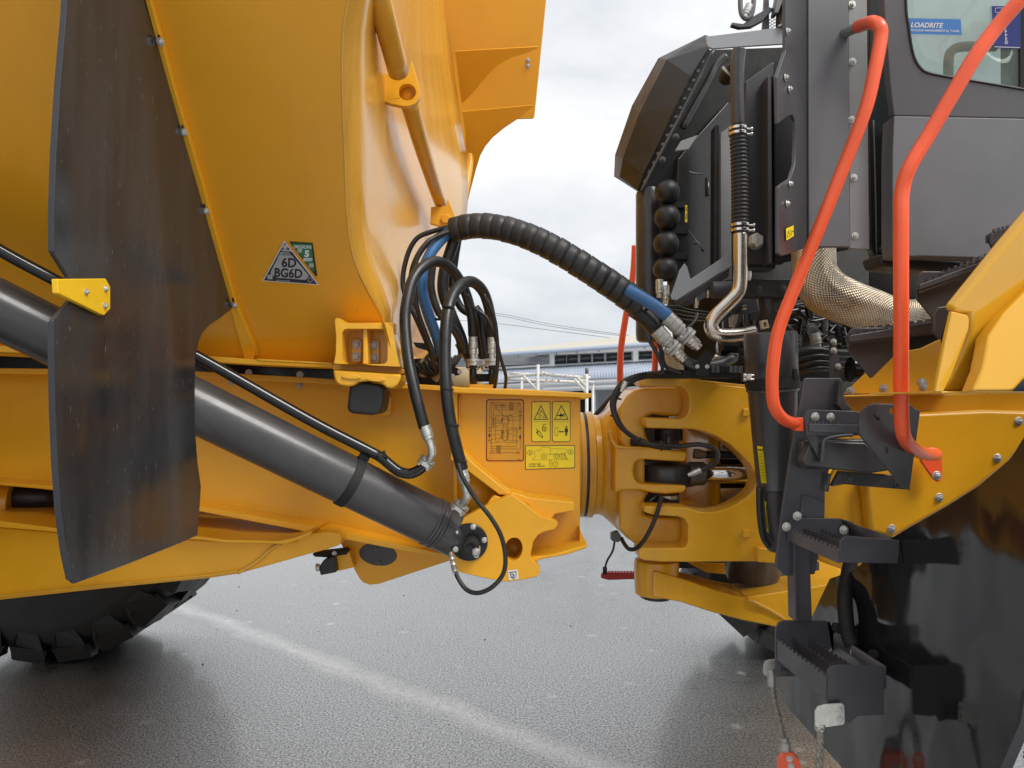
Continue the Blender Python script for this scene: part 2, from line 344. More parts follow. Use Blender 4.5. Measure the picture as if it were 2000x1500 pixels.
# flat print (stickers): everything is drawn on the sticker's own plane and joined into one mesh
class Decal:
    def __init__(s, name, parent, plane, off=.0012, label=None):
        s.name, s.parent, s.pl, s.off, s.label = name, parent, YP(plane) if isinstance(plane, (int, float)) else plane, off, label; s.bm = bmesh.new(); s.m = []
    def mi(s, m):
        if m not in s.m: s.m.append(m)
        return s.m.index(m)
    def pt(s, x, y, lay): return s.pl(x, y, s.off+lay*.0005)
    def fill(s, pts, mat, lay=1):
        f = s.bm.faces.new([s.bm.verts.new(s.pt(x, y, lay)) for x, y in pts]); f.material_index = s.mi(mat)
    def line(s, pts, w, mat, lay=2, closed=False):
        pts = list(pts)+([pts[0]] if closed else [])
        for (x0, y0), (x1, y1) in zip(pts, pts[1:]):
            d = math.hypot(x1-x0, y1-y0) or 1; ux, uy = (x1-x0)/d, (y1-y0)/d; a, b = -uy*w/2, ux*w/2; e = w*.4
            s.fill([(x0+a-ux*e, y0+b-uy*e), (x1+a+ux*e, y1+b+uy*e), (x1-a+ux*e, y1-b+uy*e), (x0-a-ux*e, y0-b-uy*e)], mat, lay)
    def ring(s, cx, cy, r, w, mat, lay=2): s.line(ell(cx, cy, r, n=16), w, mat, lay, True)
    def text(s, txt, x, y, h, mat, lay=3, sx=1, rot=0, align='LEFT', shear=0, bold=0):
        cu = bpy.data.curves.new('t', 'FONT'); cu.body = txt; cu.align_x = align; cu.resolution_u = 3; cu.shear = shear; cu.offset = bold
        ob = bpy.data.objects.new('t', cu); me = bpy.data.meshes.new_from_object(ob); k = h/.70; r = math.radians(rot); mi = s.mi(mat)
        vs = []
        for v in me.vertices:
            a, b = v.co.x*k*sx, v.co.y*k
            vs.append(s.bm.verts.new(s.pt(x+a*math.cos(r)+b*math.sin(r), y-b*math.cos(r)+a*math.sin(r), lay)))
        for p in me.polygons:
            try: s.bm.faces.new([vs[i] for i in p.vertices]).material_index = mi
            except ValueError: pass
        bpy.data.objects.remove(ob); bpy.data.meshes.remove(me); bpy.data.curves.remove(cu)
    def done(s):
        o = from_bm(s.name, s.bm, s.m, s.parent, smooth=False, recalc=False)
        if s.label: o['label'] = s.label
        return o

# ================================================================== THE SETTING
bm = bmesh.new()
for a in ((-300, -60), (300, -60), (300, 500), (-300, 500)): bm.verts.new((a[0], a[1], 0))
bm.faces.new(bm.verts); g = from_bm('ground', bm, 'wet_asphalt', None, smooth=False)
tag(g, kind='structure')
# centre the material's coordinates on the world origin
me = g.data; me.transform(Matrix.Translation(g.location)); g.location = (0, 0, 0)

# building behind: facade plane recedes to the left
B0 = Vector((2.8, 40, 0)); FN = Vector((.753, .657, 0))
def BP(off=0): return Plane(FN, B0-FN*off)
bld = empty('warehouse_building', (2.8, 40, 0), 'long pale workshop with cream upper roof, clerestory windows and lean-to veranda roof, beyond the yard', 'building')
wl = BP(0)
def bpl(name, mat, off, pts, th=.1, bev=0): return plate(name, mat, bld, BP(off), pts, th, bev=bev)
wall = bpl('wall', 'wall_white', 0, [(700, 716), (982, 692), (1420, 664), (1420, 860), (700, 830)], .3)
def L2(x, p, q): return p[1]+(q[1]-p[1])*(x-p[0])/(q[0]-p[0])
# upper roof: slope running back from the gutter
ga, gb = (700, 712), (1420, 660)
gy = lambda x: L2(x, (982, 692), (1240, 674))
ry = lambda x: L2(x, (982, 685), (1240, 655))
r0 = [BP(.6)(x, gy(x)-2) for x in (700, 850, 982, 1100, 1240, 1420)]
r1 = [BP(-9)(x, min(ry(x), gy(x)-4)) for x in (700, 850, 982, 1100, 1240, 1420)]
roof = grid('roof', 'roof_cream', bld, [r0, r1], solid=.08, smooth=False)
bm = bmesh.new(); add_prism(bm, [BP(.7)(700, gy(700)-3), BP(.7)(1420, gy(1420)-5), BP(.7)(1420, gy(1420)+5), BP(.7)(700, gy(700)+3)], FN*.2); from_bm('gutter', bm, 'gutter_blue', bld)
for x in (1009, 1044, 1084, 1124, 1167, 1211, 1257):
    bpl('gutter_bracket', 'white_paint', .6, rect(x-1.6, gy(x)+3, x+1.6, gy(x)+8), .1)
for x0, x1 in ((1084, 1105), (1107, 1128), (1133, 1154), (1158, 1179), (1184, 1208), (1210, 1233), (1248, 1274), (1282, 1310)):
    f = lambda x, a, b: L2(x, (1084, a), (1274, b))
    fr = bpl('window', 'wall_white', .12, [(x0-1.6, f(x0, 693, 684)), (x1+1.2, f(x1, 693, 684)), (x1+1.2, f(x1, 713, 702)), (x0-1.6, f(x0, 713, 702))], .1)
    plate('pane', 'far_window', fr, BP(.15), [(x0, f(x0, 695, 686)), (x1, f(x1, 695, 686)), (x1, f(x1, 711, 700)), (x0, f(x0, 711, 700))], .02, bev=0)
# louvred bay: each slat its own piece
lb = bpl('louvre_bay', 'louvre_grey', .05, [(820, 710), (1072, 692), (1072, 711), (820, 726)], .05)
for k in range(7):
    a = L2(820, (985, 699+k*2.1), (1072, 694+k*2.5)); b = 694+k*2.5
    plate('slat', 'wall_white', lb, BP(.14), [(820, a), (1072, b), (1072, b+1.3), (820, a+1.1)], .05, bev=0)
# lean-to roof with corrugations
rows = []
NX = 260
for j, (off, fn) in enumerate(((.05, lambda x: L2(x, (990, 720), (1276, 704))), (4.2, lambda x: L2(x, (990, 747), (1250, 735))))):
    row = []
    for i in range(NX+1):
        x = 700+720*i/NX; p = BP(off)(x, fn(x)); p.z += .022*math.sin(i*math.pi/1.0+math.pi/2)*1.0 if True else 0; row.append(p)
    rows.append(row)
grid('veranda_roof', 'roof_metal', bld, rows, solid=.02)
bm = bmesh.new(); add_prism(bm, [BP(4.1)(700, 763), BP(4.1)(1420, 731), BP(4.1)(1420, 741), BP(4.1)(700, 773)], FN*.15); from_bm('fascia', bm, 'wall_white', bld)
bm = bmesh.new(); add_prism(bm, [BP(4.05)(700, 772), BP(4.05)(1420, 742), BP(4.05)(1420, 752), BP(4.05)(700, 780)], FN*.12); from_bm('beam', bm, 'wall_white', bld)
for x in (1000, 1100, 1160, 1158+60, 1330):
    bpl('post', 'gutter_blue', 3.9, rect(x-2, 752, x+2, 845), .12)
bpl('door', 'dark_opening', .1, [(1120, 762), (1156, 762), (1156, 838), (1120, 836)], .1)
bpl('door', 'dark_opening', .1, [(1020, 764), (1085, 764), (1085, 832), (1020, 830)], .1)

# overhead wires from a pole outside the view on the left to one on the right
for k, (ya, yb, yc, lab) in enumerate(((600, 632, 668, 'topmost overhead wire crossing the cloudy sky above the workshop roof'),
                                       (604, 636, 668, 'middle overhead wire, close under the topmost one'),
                                       (622, 648, 676, 'lowest overhead wire, set apart below the other two'))):
    o = tube('overhead_wire', 'wire', None, [(860, ya, 62), (980, (ya*.33+yb*.67)-8 if k < 2 else 633, 60), (1100, yb+5 if k < 2 else 648, 58), (1400, yc+10, 55)], .026, 6)
    tag(o, lab, 'wire', 'overhead wires behind the truck')

# white tube frame standing in the yard
fr = empty('tube_frame', P(1050, 900, 13)*1, 'rusty white steel tube frame with corner braces standing in the yard behind the hitch', 'steel frame')
W[fr] = Vector((.5, 13, 0)); fr.location = W[fr]
gz = lambda Y: HOR+1.5*F/Y
for x, yt, Y in ((1019, 735, 15), (1051, 712, 13), (1146, 728, 12.6), (1158, 745, 15)): tube('post', 'white_paint', fr, [(x, yt, Y), (x, gz(Y), Y)], .028, 10, sm=0)
for pts in (((1055, 731, 13), (1152, 738, 12.6)), ((992, 736, 15), (1051, 731, 13)), ((995, 729, 15), (1060, 733, 15)), ((992, 741, 15), (1158, 747, 15)), ((1060, 728, 13), (1085, 735, 15)), ((1130, 740, 12.6), (1158, 748, 15))):
    tube('rail', 'white_paint', fr, pts, .029, 10, sm=0)
for pts in (((1022, 733, 13), (1049, 762, 13)), ((1072, 735, 13), (1056, 760, 13)), ((1122, 740, 12.6), (1144, 766, 12.6)), ((1130, 739, 12.6), (1147, 757, 12.6))):
    tube('brace', 'white_paint', fr, pts, .022, 10, sm=0)
tube('stub', 'dark_steel', fr, [(1146, 719, 12.6), (1146, 730, 12.6)], .03, 8, sm=0)

# ================================================================== THE TRUCK
T = empty('dump_truck', (0, 3.1, 0), 'yellow articulated dump truck with dark grey cab side and orange handrails, seen at its hinge', 'dump truck')

# ---------------------------------------------------------------- dump body
BS = Plane((0, 1, .82), (0, 2.28, 1.79))                    # near flank, leaning outwards to the top
near = [(705, -330), (690, -60), (679, 0), (670, 50), (667, 110), (668, 200), (672, 300), (675, 400), (680, 460), (690, 505), (704, 540), (725, 580), (745, 616), (752, 650), (756, 700), (760, 716)]
pts = [(-760, -330)]+near+[(-760, 655)]
bs = [BS(x, y) for x, y in pts]
bm = bmesh.new(); add_prism(bm, bs, BS.n*.012)
body = from_bm('dump_body', bm, 'body_paint', T, .003)
mir = lambda p: Vector((p.x, 6.2-p.y, p.z))
bm = bmesh.new(); add_prism(bm, [mir(p) for p in [bs[0]]+bs[1:]], Vector((0, -.012, -.01)))
from_bm('far_flank', bm, 'body_paint', body)
zb = BS(0, 690).z
bm = bmesh.new(); add_prism(bm, [Vector((-4, 2.42, zb)), Vector((-.42, 2.42, zb)), Vector((-.42, 3.8, zb)), Vector((-4, 3.8, zb))], Vector((0, 0, .03))); from_bm('floor_plate', bm, 'body_paint', body)
# front panel, from the near flank's edge to the far flank
farc = [(850, -330), (872, -60), (878, 0), (882, 40), (887, 90), (897, 170), (908, 260), (913, 320), (912, 360), (908, 400), (902, 430), (893, 450), (880, 500), (862, 560), (840, 640), (830, 716)]
rows = []
for (a, b), (c, d) in zip(near, farc):
    p = BS(a, b); yf = 6.2-p.y; q = P(c, d, yf); q.z = p.z*.15+q.z*.85
    rows.append([p.lerp(q, t/10)+Vector((-.012*math.sin(math.pi*t/10), 0, 0)) for t in range(11)])
grid('front_panel', 'body_front_paint', body, rows, solid=.01)
# brace tubes and their lugs
tube('brace_tube', 'body_front_paint', body, [(703, -180, 1.86), (742, 0, 2.06), (778, 140, 2.32)], .0335, 24, sm=4)
tube('brace_tube', 'body_front_paint', body, [(797, 190, 2.46), (828, 300, 2.74), (862, 403, 3.14)], [.033, .029, .0255], 24, sm=4)
plate('lug', 'yellow_paint', body, 2.38, [(753, 144), (745, 196), (765, 203), (785, 207), (800, 207), (812, 202), (819, 192), (821, 180), (819, 170), (804, 119), (800, 133), (790, 142), (770, 144)], .025, [ell(795, 180, 17, 16)], .002)
plate('lug_socket', 'body_paint', body, 2.41, ell(795, 180, 20, 19), .01, bev=0)
plate('lug', 'yellow_paint', body, 3.08, [(842, 404), (840, 436), (862, 442), (880, 441), (888, 432), (888, 420), (875, 388), (870, 402)], .03, [], .002)
plate('lug_cap', 'body_paint', body, 3.07, ell(870, 427, 9), .02)
# spill guard on the far corner, seen from below
sg = Plane((-.1, 1, .35), P(960, 100, 4.45))
plate('spill_guard', 'body_paint', body, sg, [(800, -200), (1088, -200), (1067, 0), (1056, 110), (1044, 229), (1041, 232), (925, 236), (908, 340), (890, 430), (800, 430)], .02, bev=.006)
g1 = Plane((0, 1, .75), P(960, 130, 4.25))
plate('gusset', 'body_paint', body, g1, [(889, 100), (1050, 91), (1053, 93), (1030, 103), (1000, 112), (980, 122), (962, 136), (945, 155), (925, 180), (902, 203)], .012, [], .002)
g2 = Plane((0, 1, .6), P(940, 260, 4.2))
plate('gusset', 'body_paint', body, g2, [(903, 218), (1041, 205), (1042, 207), (1012, 232), (985, 250), (962, 269), (948, 286), (938, 304), (930, 330), (918, 375), (905, 432), (888, 440), (906, 385), (912, 330), (909, 260)], .012, [], .002)
bolts(body, sg, [(1031, 118), (1031, 129)], .014, 'zinc_dull')
tube('edge_tube', 'yellow_paint', body, [(917, 296, 4.28), (918, 320, 4.26), (908, 380, 4.2), (900, 425, 4.15)], .02, 10)
# rail along the foot of the flank
rl = YP(2.33)
plate('bottom_rail', 'yellow_paint', body, rl, [(-760, 640), (0, 675), (380, 693), (500, 702), (650, 709), (652, 719), (500, 713), (380, 705), (0, 688), (-760, 652)], .12, [], .003)
plate('bottom_rail', 'yellow_paint', body, 2.28, [(648, 711), (778, 716), (790, 723), (791, 729), (780, 731), (650, 722)], .16, [], .003)
plate('chassis_gap_shade', 'black_gloss', body, 2.52, [(-700, 640), (0, 680), (660, 705), (780, 722), (780, 745), (600, 742), (0, 726), (-700, 690)], .02, [], .002)  # black plate paints in the dark gap between body and frame
bolts(body, 2.52, [(486, 728), (586, 732)], .012)
plate('inner_flange', 'body_paint', body, 2.47, [(-700, 642), (0, 683), (110, 688), (110, 700), (60, 698), (0, 695), (-700, 660)], .05, [], .002)
# corner casting with pocket and four bolts
pk = rrect(668, 642, 757, 711, 10)
plate('corner_casting', 'yellow_cast', body, 2.20, [(654, 624), (658, 621), (664, 622), (670, 630), (700, 633), (750, 635), (758, 642), (770, 680), (778, 716), (652, 710), (656, 690), (657, 660), (655, 640)], .16, [pk], .006, segs=3)
plate('casting_pocket', 'yellow_cast', body, 2.30, rect(655, 630, 770, 716), .05, bev=.003)
plate('casting_rib', 'yellow_cast', body, 2.215, [(708, 640), (717, 640), (719, 712), (708, 712)], .09, bev=.005)
for x0, x1, y0, y1 in ((686, 706, 661, 709), (721, 741, 663, 711)): plate('boss', 'yellow_cast', body, 2.285, rrect(x0, y0, x1, y1, 6), .03, bev=.004)
bolts(body, 2.285, [(697, 673), (731, 675), (696, 697), (731, 699)], .0155, 'zinc_dull')
cw = plate('corner_web', 'weld', body, Plane((-.75, 1, 0), P(765, 690, 2.2)), [(750, 628), (768, 640), (775, 690), (782, 716), (774, 717)], .02, bev=.002)
plate('support_shoe', 'yellow_cast', body, 2.21, [(649, 722), (784, 731), (782, 741), (776, 752), (768, 758), (756, 759), (748, 752), (740, 747), (722, 744), (700, 746), (690, 753), (680, 755), (664, 753), (656, 748), (652, 738)], .15, [], .008, segs=3)
for cx, cy in ((686, 736), (734, 741)): plate('emboss', 'yellow_cast', body, 2.204, ell(cx, cy, 19, 4.5, rot=3), .01, bev=.003)
plate('rubber_stop', 'black_rubber', body, 2.24, [(683, 750), (690, 748), (710, 746), (740, 750), (750, 757), (748, 785), (744, 802), (738, 809), (725, 811), (690, 808), (679, 805), (677, 796), (680, 765)], .12, [], .012, segs=3)
plate('weld_patch', 'weld', body, BS, ell(702, 605, 5.5, 4), .004, off=.003, bev=.001)
tube('weld_bead', 'weld', body, [(502, 703, 2.31), (560, 706, 2.31), (650, 711, 2.29)], .004, 8)
# flange strip that carries the mudguard
gx = -.865
st = plate('guard_flange', 'yellow_paint', body, BS, [(270, -80), (286, -80), (302, 0), (350, 180), (400, 350), (440, 500), (466, 590), (498, 664), (502, 682), (497, 700), (488, 702), (479, 690), (455, 600), (390, 380), (330, 150), (290, 0)], .02, [], .003, off=.02)
for x, y in ((320, 77), (365, 252), (407, 405), (462, 588)):
    bolt(body, BS(x, y, .023), -BS.n, .010); plate('slot', 'black_dull', body, BS, ell(x-3, y-9, 2, 5, n=10, rot=-15), .002, off=.0215, bev=0)
plate('weld_patch', 'weld', body, BS, [(492, 668), (500, 664), (505, 678), (506, 690), (499, 692)], .008, off=.012, bev=.002)
# small rust streaks and studs on the front panel
fp = lambda x, y: P(x, y, 2.9)
for x, y in ((752, 543), (762, 554), (771, 564), (757, 620)): bolt(body, P(x, y, 2.62), (1, -.4, 0), .010, 'zinc_dull')
tube('rust_seam', 'bark_brown', body, [(749, 545, 2.6), (738, 597, 2.5)], .0015, 6, sm=0)
# registration and emissions stickers
d = Decal('emissions_sticker', body, BS, .002, 'green emissions sticker reading 5')
d.fill([(565, 471), (611, 474), (620, 539), (616, 538)], 'print_black'); d.fill([(570, 474), (608, 476), (615, 528), (612, 530)], 'print_green', 2)
d.text('EMISSIONS', 574, 483.5, 6, 'print_white', 3, .86, 2, bold=.02); d.text('5', 595, 500, 12, 'print_white', 3, 1.1, 3, bold=.05)
d.fill(rrect(593, 503, 610.5, 509, 2), 'print_white', 3); d.text('HOURS', 595, 508, 4, 'print_green', 4, .9, 2); d.ring(585.5, 488, 4, 2, 'print_white', 3); d.fill(ell(585.5, 488, 2.2, n=10), 'print_white', 3)
d.fill(rrect(604, 513, 613, 521, 1), 'print_silver', 3)
d.done()
d = Decal('registration_sticker', body, BS, .002, 'triangular sticker reading 6D BG6D')
def tri(cx0, cy0, k): return [(cx0+(x-cx0)*k, cy0+(y-cy0)*k) for x, y in ((556, 469), (624, 555.5), (513, 547.5))]
d.fill(tri(563, 527, 1.0), 'print_white', 3); d.fill(tri(563, 527, .94), 'print_navy', 4)
d.fill([(549, 491), (566, 492), (604, 537), (598, 545), (541, 541), (529, 534), (530, 528)], 'print_silver', 5)
d.text('6D', 550, 519.5, 17.5, 'print_black', 6, .95, 2, bold=.03); d.text('BG6D', 535.5, 538.5, 17, 'print_black', 6, .90, 3, bold=.03)
d.text('DATATAG', 551, 497, 4, 'print_navy', 6, .9, 2, bold=.03); d.text('WARNING', 550.5, 489, 3.4, 'print_white', 6, .78, 2, bold=.03); d.ring(557.5, 481, 3.6, 1.6, 'print_white', 5); d.fill(ell(557.5, 481, 2, n=10), 'print_white', 5)
d.fill(rrect(523, 535, 533, 544, 1), 'print_silver', 5); d.ring(606.5, 545, 4, 2, 'print_silver', 5)
d.text('DATATAG  0345 070 0440', 541, 546.8, 2, 'print_white', 6, .8, 3)
for k in range(14): d.line([(540+random.random()*50, 506+random.random()*34)]*1+[(544+k*3, 540)], 0, 'print_white', 5) if False else None
d.done()

# ---------------------------------------------------------------- mudguard of the rear wheels
GX = XP(gx)
gl = [(286, -120), (294, 0), (330, 150), (380, 330), (425, 500), (455, 598), (452, 604), (430, 622), (410, 635), (396, 650), (388, 668), (382, 700), (381, 760), (381, 830), (386, 900), (393, 950), (391, 985), (388, 1018), (386, 1046), (350, 1062), (250, 1102), (147, 1140), (139, 1132), (128, 1080), (117, 1000), (110, 900), (106, 800), (104, 700), (104, 626), (112, 616), (139, 584), (133, 540), (104, 494), (104, 420), (108, 300), (116, 170), (128, 30), (132, -120)]
guard = plate('mudguard', 'rubber_guard', T, GX, gl, .009, [], .002)
guard['label'] = 'black scuffed rubber mudguard of the rear wheels'
ed = [(135, -120), (128, 30), (116, 170), (108, 300), (104, 420), (104, 492)]
for seq in (ed, [(104, 628), (104, 700), (106, 800), (110, 900), (117, 1000), (128, 1080), (139, 1132)]):
    bm = bmesh.new(); add_prism(bm, [GX(x, y)+Vector((.003, .001, 0)) for x, y in seq]+[GX(x, y)+Vector((.003, -.003, 0)) for x, y in seq[::-1]], Vector((-.012, 0, 0))); from_bm('edge_lip', bm, 'guard_edge', guard, .001)
bk = [(112, 545), (207, 544), (216, 560), (216, 603), (204, 616), (198, 614), (114, 573)]
plate('guard_bracket', 'bright_yellow', guard, XP(gx+.014), bk, .012, [], .002)
bolts(guard, XP(gx+.0145), [(168, 570), (206, 564), (205, 597)], .0068)

# ---------------------------------------------------------------- rear frame
fs = YP(2.62)
rear = plate('rear_frame', 'yellow_paint', T, fs, [(-760, 690), (0, 724), (500, 742), (890, 757), (890, 1092), (905, 1096), (870, 1084), (620, 1034), (395, 994), (0, 945), (-760, 850)], .05, [], .004)
plate('frame_core', 'yellow_paint', rear, 2.70, [(-400, 722), (1080, 775), (1080, 1040), (870, 1078), (395, 990), (-400, 900)], .8, bev=.004)
plate('top_flange', 'yellow_paint', rear, 2.50, [(-760, 688), (0, 719), (330, 722), (600, 737), (890, 755), (890, 765), (600, 748), (330, 735), (0, 730), (-760, 700)], .2, [], .003)
plate('bottom_flange', 'yellow_paint', rear, 2.52, [(-760, 850), (0, 942), (115, 950), (395, 990), (620, 1030), (870, 1082), (905, 1092), (905, 1099), (870, 1092), (620, 1043), (395, 1000), (115, 958), (0, 948), (-760, 860)], .13, [], .003)
bolts(rear, fs, [(452, 746), (585, 752)], .012, 'zinc_dull', .003)
plate('stop_pad', 'yellow_cast', rear, 2.58, rrect(728, 770, 764, 812, 8), .04, [], .006)
# boxed front end
bx = YP(2.50)
plate('front_box', 'yellow_paint', rear, bx, [(888, 766), (1134, 776), (1133, 1052), (1135, 1066), (1040, 1090), (960, 1075), (888, 1060)], .95, [], .006)
plate('top_plate', 'yellow_paint', rear, 2.42, [(884, 756), (1020, 760), (1157, 768), (1157, 776), (1140, 780), (1130, 777), (884, 768)], 1.1, [], .005)
plate('end_flange', 'yellow_paint', rear, 2.46, [(884, 766), (893, 766), (894, 1060), (886, 1062)], .05, [], .003)
tube('weld_bead', 'weld', rear, [(897, 772, 2.495), (897, 900, 2.495), (898, 1000, 2.495)], .004, 8)
plate('base_flare', 'yellow_paint', rear, 2.36, [(1036, 1088), (1080, 1083), (1120, 1071), (1147, 1063), (1147, 1070), (1110, 1083), (1060, 1092), (1036, 1101)], .3, [], .004)
plate('base_flare', 'yellow_paint', rear, 2.44, [(1132, 1030), (1140, 1050), (1147, 1063), (1140, 1070), (1131, 1066)], .7, [], .004)
# gusset arms over the cylinder bracket
plate('gusset_arm', 'yellow_paint', rear, 2.37, [(880, 880), (905, 882), (925, 905), (960, 934), (992, 961), (1000, 962), (1018, 966), (1030, 971), (1060, 975), (1122, 981), (1123, 998), (1098, 1002), (1084, 1004), (1078, 1013), (1060, 1012), (1030, 985), (998, 968), (975, 966), (920, 925), (893, 902), (880, 900)], .13, [], .004)
plate('gusset_back', 'body_paint', rear, 2.47, [(890, 890), (985, 965), (960, 990), (905, 1020), (888, 1010)], .02, bev=0)
tube('weld_bead', 'weld', rear, [(895, 880, 2.47), (990, 955, 2.44), (1035, 972, 2.44), (1120, 978, 2.46)], .005, 8)
plate('gusset_rib', 'yellow_paint', rear, 2.36, [(960, 972), (966, 968), (978, 972), (950, 1000), (944, 996)], .1, bev=.002)
br = [(905, 1012), (955, 985), (998, 965), (1020, 980), (1059, 1010), (1080, 1016), (1088, 1019), (1090, 1024), (1085, 1033), (1062, 1039), (1050, 1046), (1042, 1058), (1038, 1075), (1036, 1088), (1042, 1096), (1052, 1106), (1056, 1116), (1050, 1126), (1030, 1131), (990, 1137), (940, 1128), (895, 1117), (880, 1080), (895, 1040)]
bkt = plate('cylinder_bracket', 'yellow_paint', rear, 2.33, br, .05, [ell(1003, 1073, 17, 23, rot=8)], .005)
plate('hole_liner', 'yellow_cast', rear, 2.34, ell(1003, 1073, 22, 28), .12, [ell(1003, 1073, 18, 24, rot=8)], .003)
plate('hole_back', 'yellow_cast', rear, 2.46, ell(1003, 1073, 26, 32), .03, bev=0)
lathe('pin_disc', 'black_gloss', rear, P(916, 1058, 2.33), (0, -1, 0), [(0, .060), (.008, .060), (.010, .058)], 40)
for a in range(5):
    t = math.radians(-62+a*68); bolt(rear, P(916, 1058, 2.32)+Vector((.049*math.cos(t), 0, .049*math.sin(t))), r=.009)
lathe('pivot_pin', 'black_dull', rear, P(921, 1062, 2.32), (0, -1, 0), [(0, .026), (.06, .026), (.066, .023), (.066, .014), (.060, .012)], 28)
lathe('pin_nut', 'zinc_dull', rear, P(931, 1071, 2.31), (0, -1, 0), [(0, .014), (.06, .014), (.066, .010)], 6)
# lower cross plate with oval cover
lp = plate('cross_plate', 'yellow_paint', rear, 2.85, [(655, 1030), (905, 1085), (880, 1095), (740, 1141), (722, 1143), (708, 1138), (700, 1128), (660, 1052)], .03, [], .006)
plate('oval_cover', 'dark_grey_paint', rear, 2.845, ell(738, 1083, 37, 22, n=36, rot=8), .02, [], .003)
bolts(rear, 2.843, [(734, 1072), (741, 1099)], .009, 'dark_steel')
# crane hook sticker
d = Decal('lifting_sticker', rear, 2.33, .001, 'small white sticker with lifting eye sign')
d.fill([(992, 1114), (1011, 1112), (1013, 1130), (994, 1133)], 'print_white'); d.line([(995, 1118), (1008, 1116)], 1.4, 'print_black', 3); d.line([(997, 1117), (998, 1127), (1003, 1130), (1008, 1126), (1008, 1117)], 1, 'print_black', 3); d.ring(1001, 1124, 3.4, 1.1, 'print_black', 3); d.text('S', 1000.5, 1126, 4.5, 'print_black', 3, 1, 0); d.done()
# large diagram sticker (black print straight on yellow)
d = Decal('lubrication_chart_sticker', rear, bx, .001, 'tall chart sticker with outline of the machine and black leader lines')
X = lambda a: 940+a/5; Y_ = lambda b: 600+b/5
d.fill(rrect(951, 781.5, 1022, 899, 4), 'print_orange'); d.line(rrect(951, 781.5, 1022, 899, 4), .9, 'red_paint', 2, True)
d.line(rrect(950, 780.5, 1023, 900, 4.5), .9, 'print_black', 2, True)
for pp in ([(105, 935), (380, 940)], [(85, 960), (390, 965)], [(80, 960), (80, 1180)], [(100, 980), (375, 985)], [(100, 980), (98, 1400), (180, 1400)], [(120, 1000), (120, 1080)], [(120, 1000), (370, 1005)], [(370, 1005), (372, 1200)], [(385, 965), (385, 1390)],
           [(140, 1060), (310, 1062)], [(310, 1062), (312, 1310)], [(140, 1060), (140, 1300)], [(140, 1315), (345, 1318)], [(110, 1420), (360, 1420)], [(90, 1380), (375, 1385)], [(90, 1360), (350, 1362)], [(345, 1170), (345, 1340)]):
    d.line([(X(a), Y_(b)) for a, b in pp], .45, 'print_black', 3)
for a, b, c_, e in ((145, 960, 145, 990), (145, 990, 225, 1065), (205, 960, 205, 1060), (300, 1050, 245, 1070), (370, 1020, 250, 1065), (380, 1060, 260, 1080), (390, 1100, 270, 1105), (90, 1180, 210, 1150), (110, 1090, 205, 1110), (110, 1115, 200, 1125), (110, 1140, 205, 1130), (90, 1210, 205, 1200), (80, 1255, 200, 1235), (80, 1300, 215, 1265), (80, 1325, 150, 1325), (150, 1325, 205, 1250), (380, 1180, 300, 1180), (370, 1205, 260, 1170), (365, 1225, 255, 1185), (380, 1270, 260, 1230), (370, 1305, 270, 1300)):
    d.line([(X(a), Y_(b)), (X(c_), Y_(e))], .4, 'print_black', 3)
for a, b in ((105, 935), (370, 942), (145, 957), (98, 1420), (360, 1420)): d.line([(X(a)-2.4, Y_(b)-1.8), (X(a)+2.4, Y_(b)-1.8), (X(a)+2.4, Y_(b)+1.8), (X(a)-2.4, Y_(b)+1.8)], .7, 'red_paint', 4, True)
for a, b in ((205, 960), (183, 957), (222, 960), (80, 1180), (80, 1210), (80, 1300), (118, 1090), (118, 1113), (118, 1135), (118, 1158), (385, 1020), (385, 1058), (382, 1180)): d.ring(X(a), Y_(b), 1.7, .5, 'print_black', 4)
for a, b in ((295, 940), (295, 960), (295, 980), (295, 1000), (170, 1357), (170, 1377), (170, 1397), (170, 1419)): d.line(rrect(X(a)-4, Y_(b)-1.3, X(a)+4, Y_(b)+1.3, 1.2), .5, 'print_black', 4, True)
for a, b in ((80, 1255), (380, 1272)): d.fill([(X(a)-1.8, Y_(b)), (X(a)+1.8, Y_(b)), (X(a)+1.4, Y_(b)-3.4), (X(a), Y_(b)-5), (X(a)-1.4, Y_(b)-3.4)], 'print_black', 4); d.fill(rect(X(a)-1.8, Y_(b)+1, X(a)+1.8, Y_(b)+3.2), 'red_paint', 4)
mo = [(225, 1065), (248, 1062), (262, 1085), (266, 1130), (252, 1150), (250, 1165), (254, 1180), (252, 1300), (215, 1300), (212, 1180), (220, 1165), (218, 1150), (203, 1130), (208, 1085)]
d.line([(X(a), Y_(b)) for a, b in mo], .55, 'print_black', 4, True)
for k in range(26):
    a, b = random.uniform(207, 262), random.uniform(1080, 1295); d.line([(X(a), Y_(b)), (X(a+random.uniform(-16, 16)), Y_(b+random.uniform(-18, 18)))], .4, 'print_black', 4)
for a in (202, 262):
    for b in (1095, 1215, 1240, 1275): d.line(rect(X(a)-1.2, Y_(b)-2.4, X(a)+1.2, Y_(b)+2.4), .5, 'print_black', 4, True)
d.text('39001', 955, 895.5, 1.7, 'print_black', 3); d.text('11000', 1010, 897.5, 1.7, 'print_black', 3)
d.done()
def warn(x0, x1, lab):
    d = Decal('warning_sticker', rear, bx, .001, lab)
    d.fill(rrect(x0, 784, x1, 863, 4), 'print_black'); d.fill(rrect(x0+1.1, 785.1, x1-1.1, 861.9, 3.4), 'print_yellow', 2)
    cx = (x0+x1)/2; d.line([(cx, 792), (cx+13, 819), (cx-13, 819)], 1.5, 'print_black', 3, True); d.line([(x0+3, 823.5), (x1-3, 823.5)], .35, 'print_black', 3); return d, cx
d, cx = warn(1038, 1075, 'yellow warning sticker with tipping body sign and open padlock')
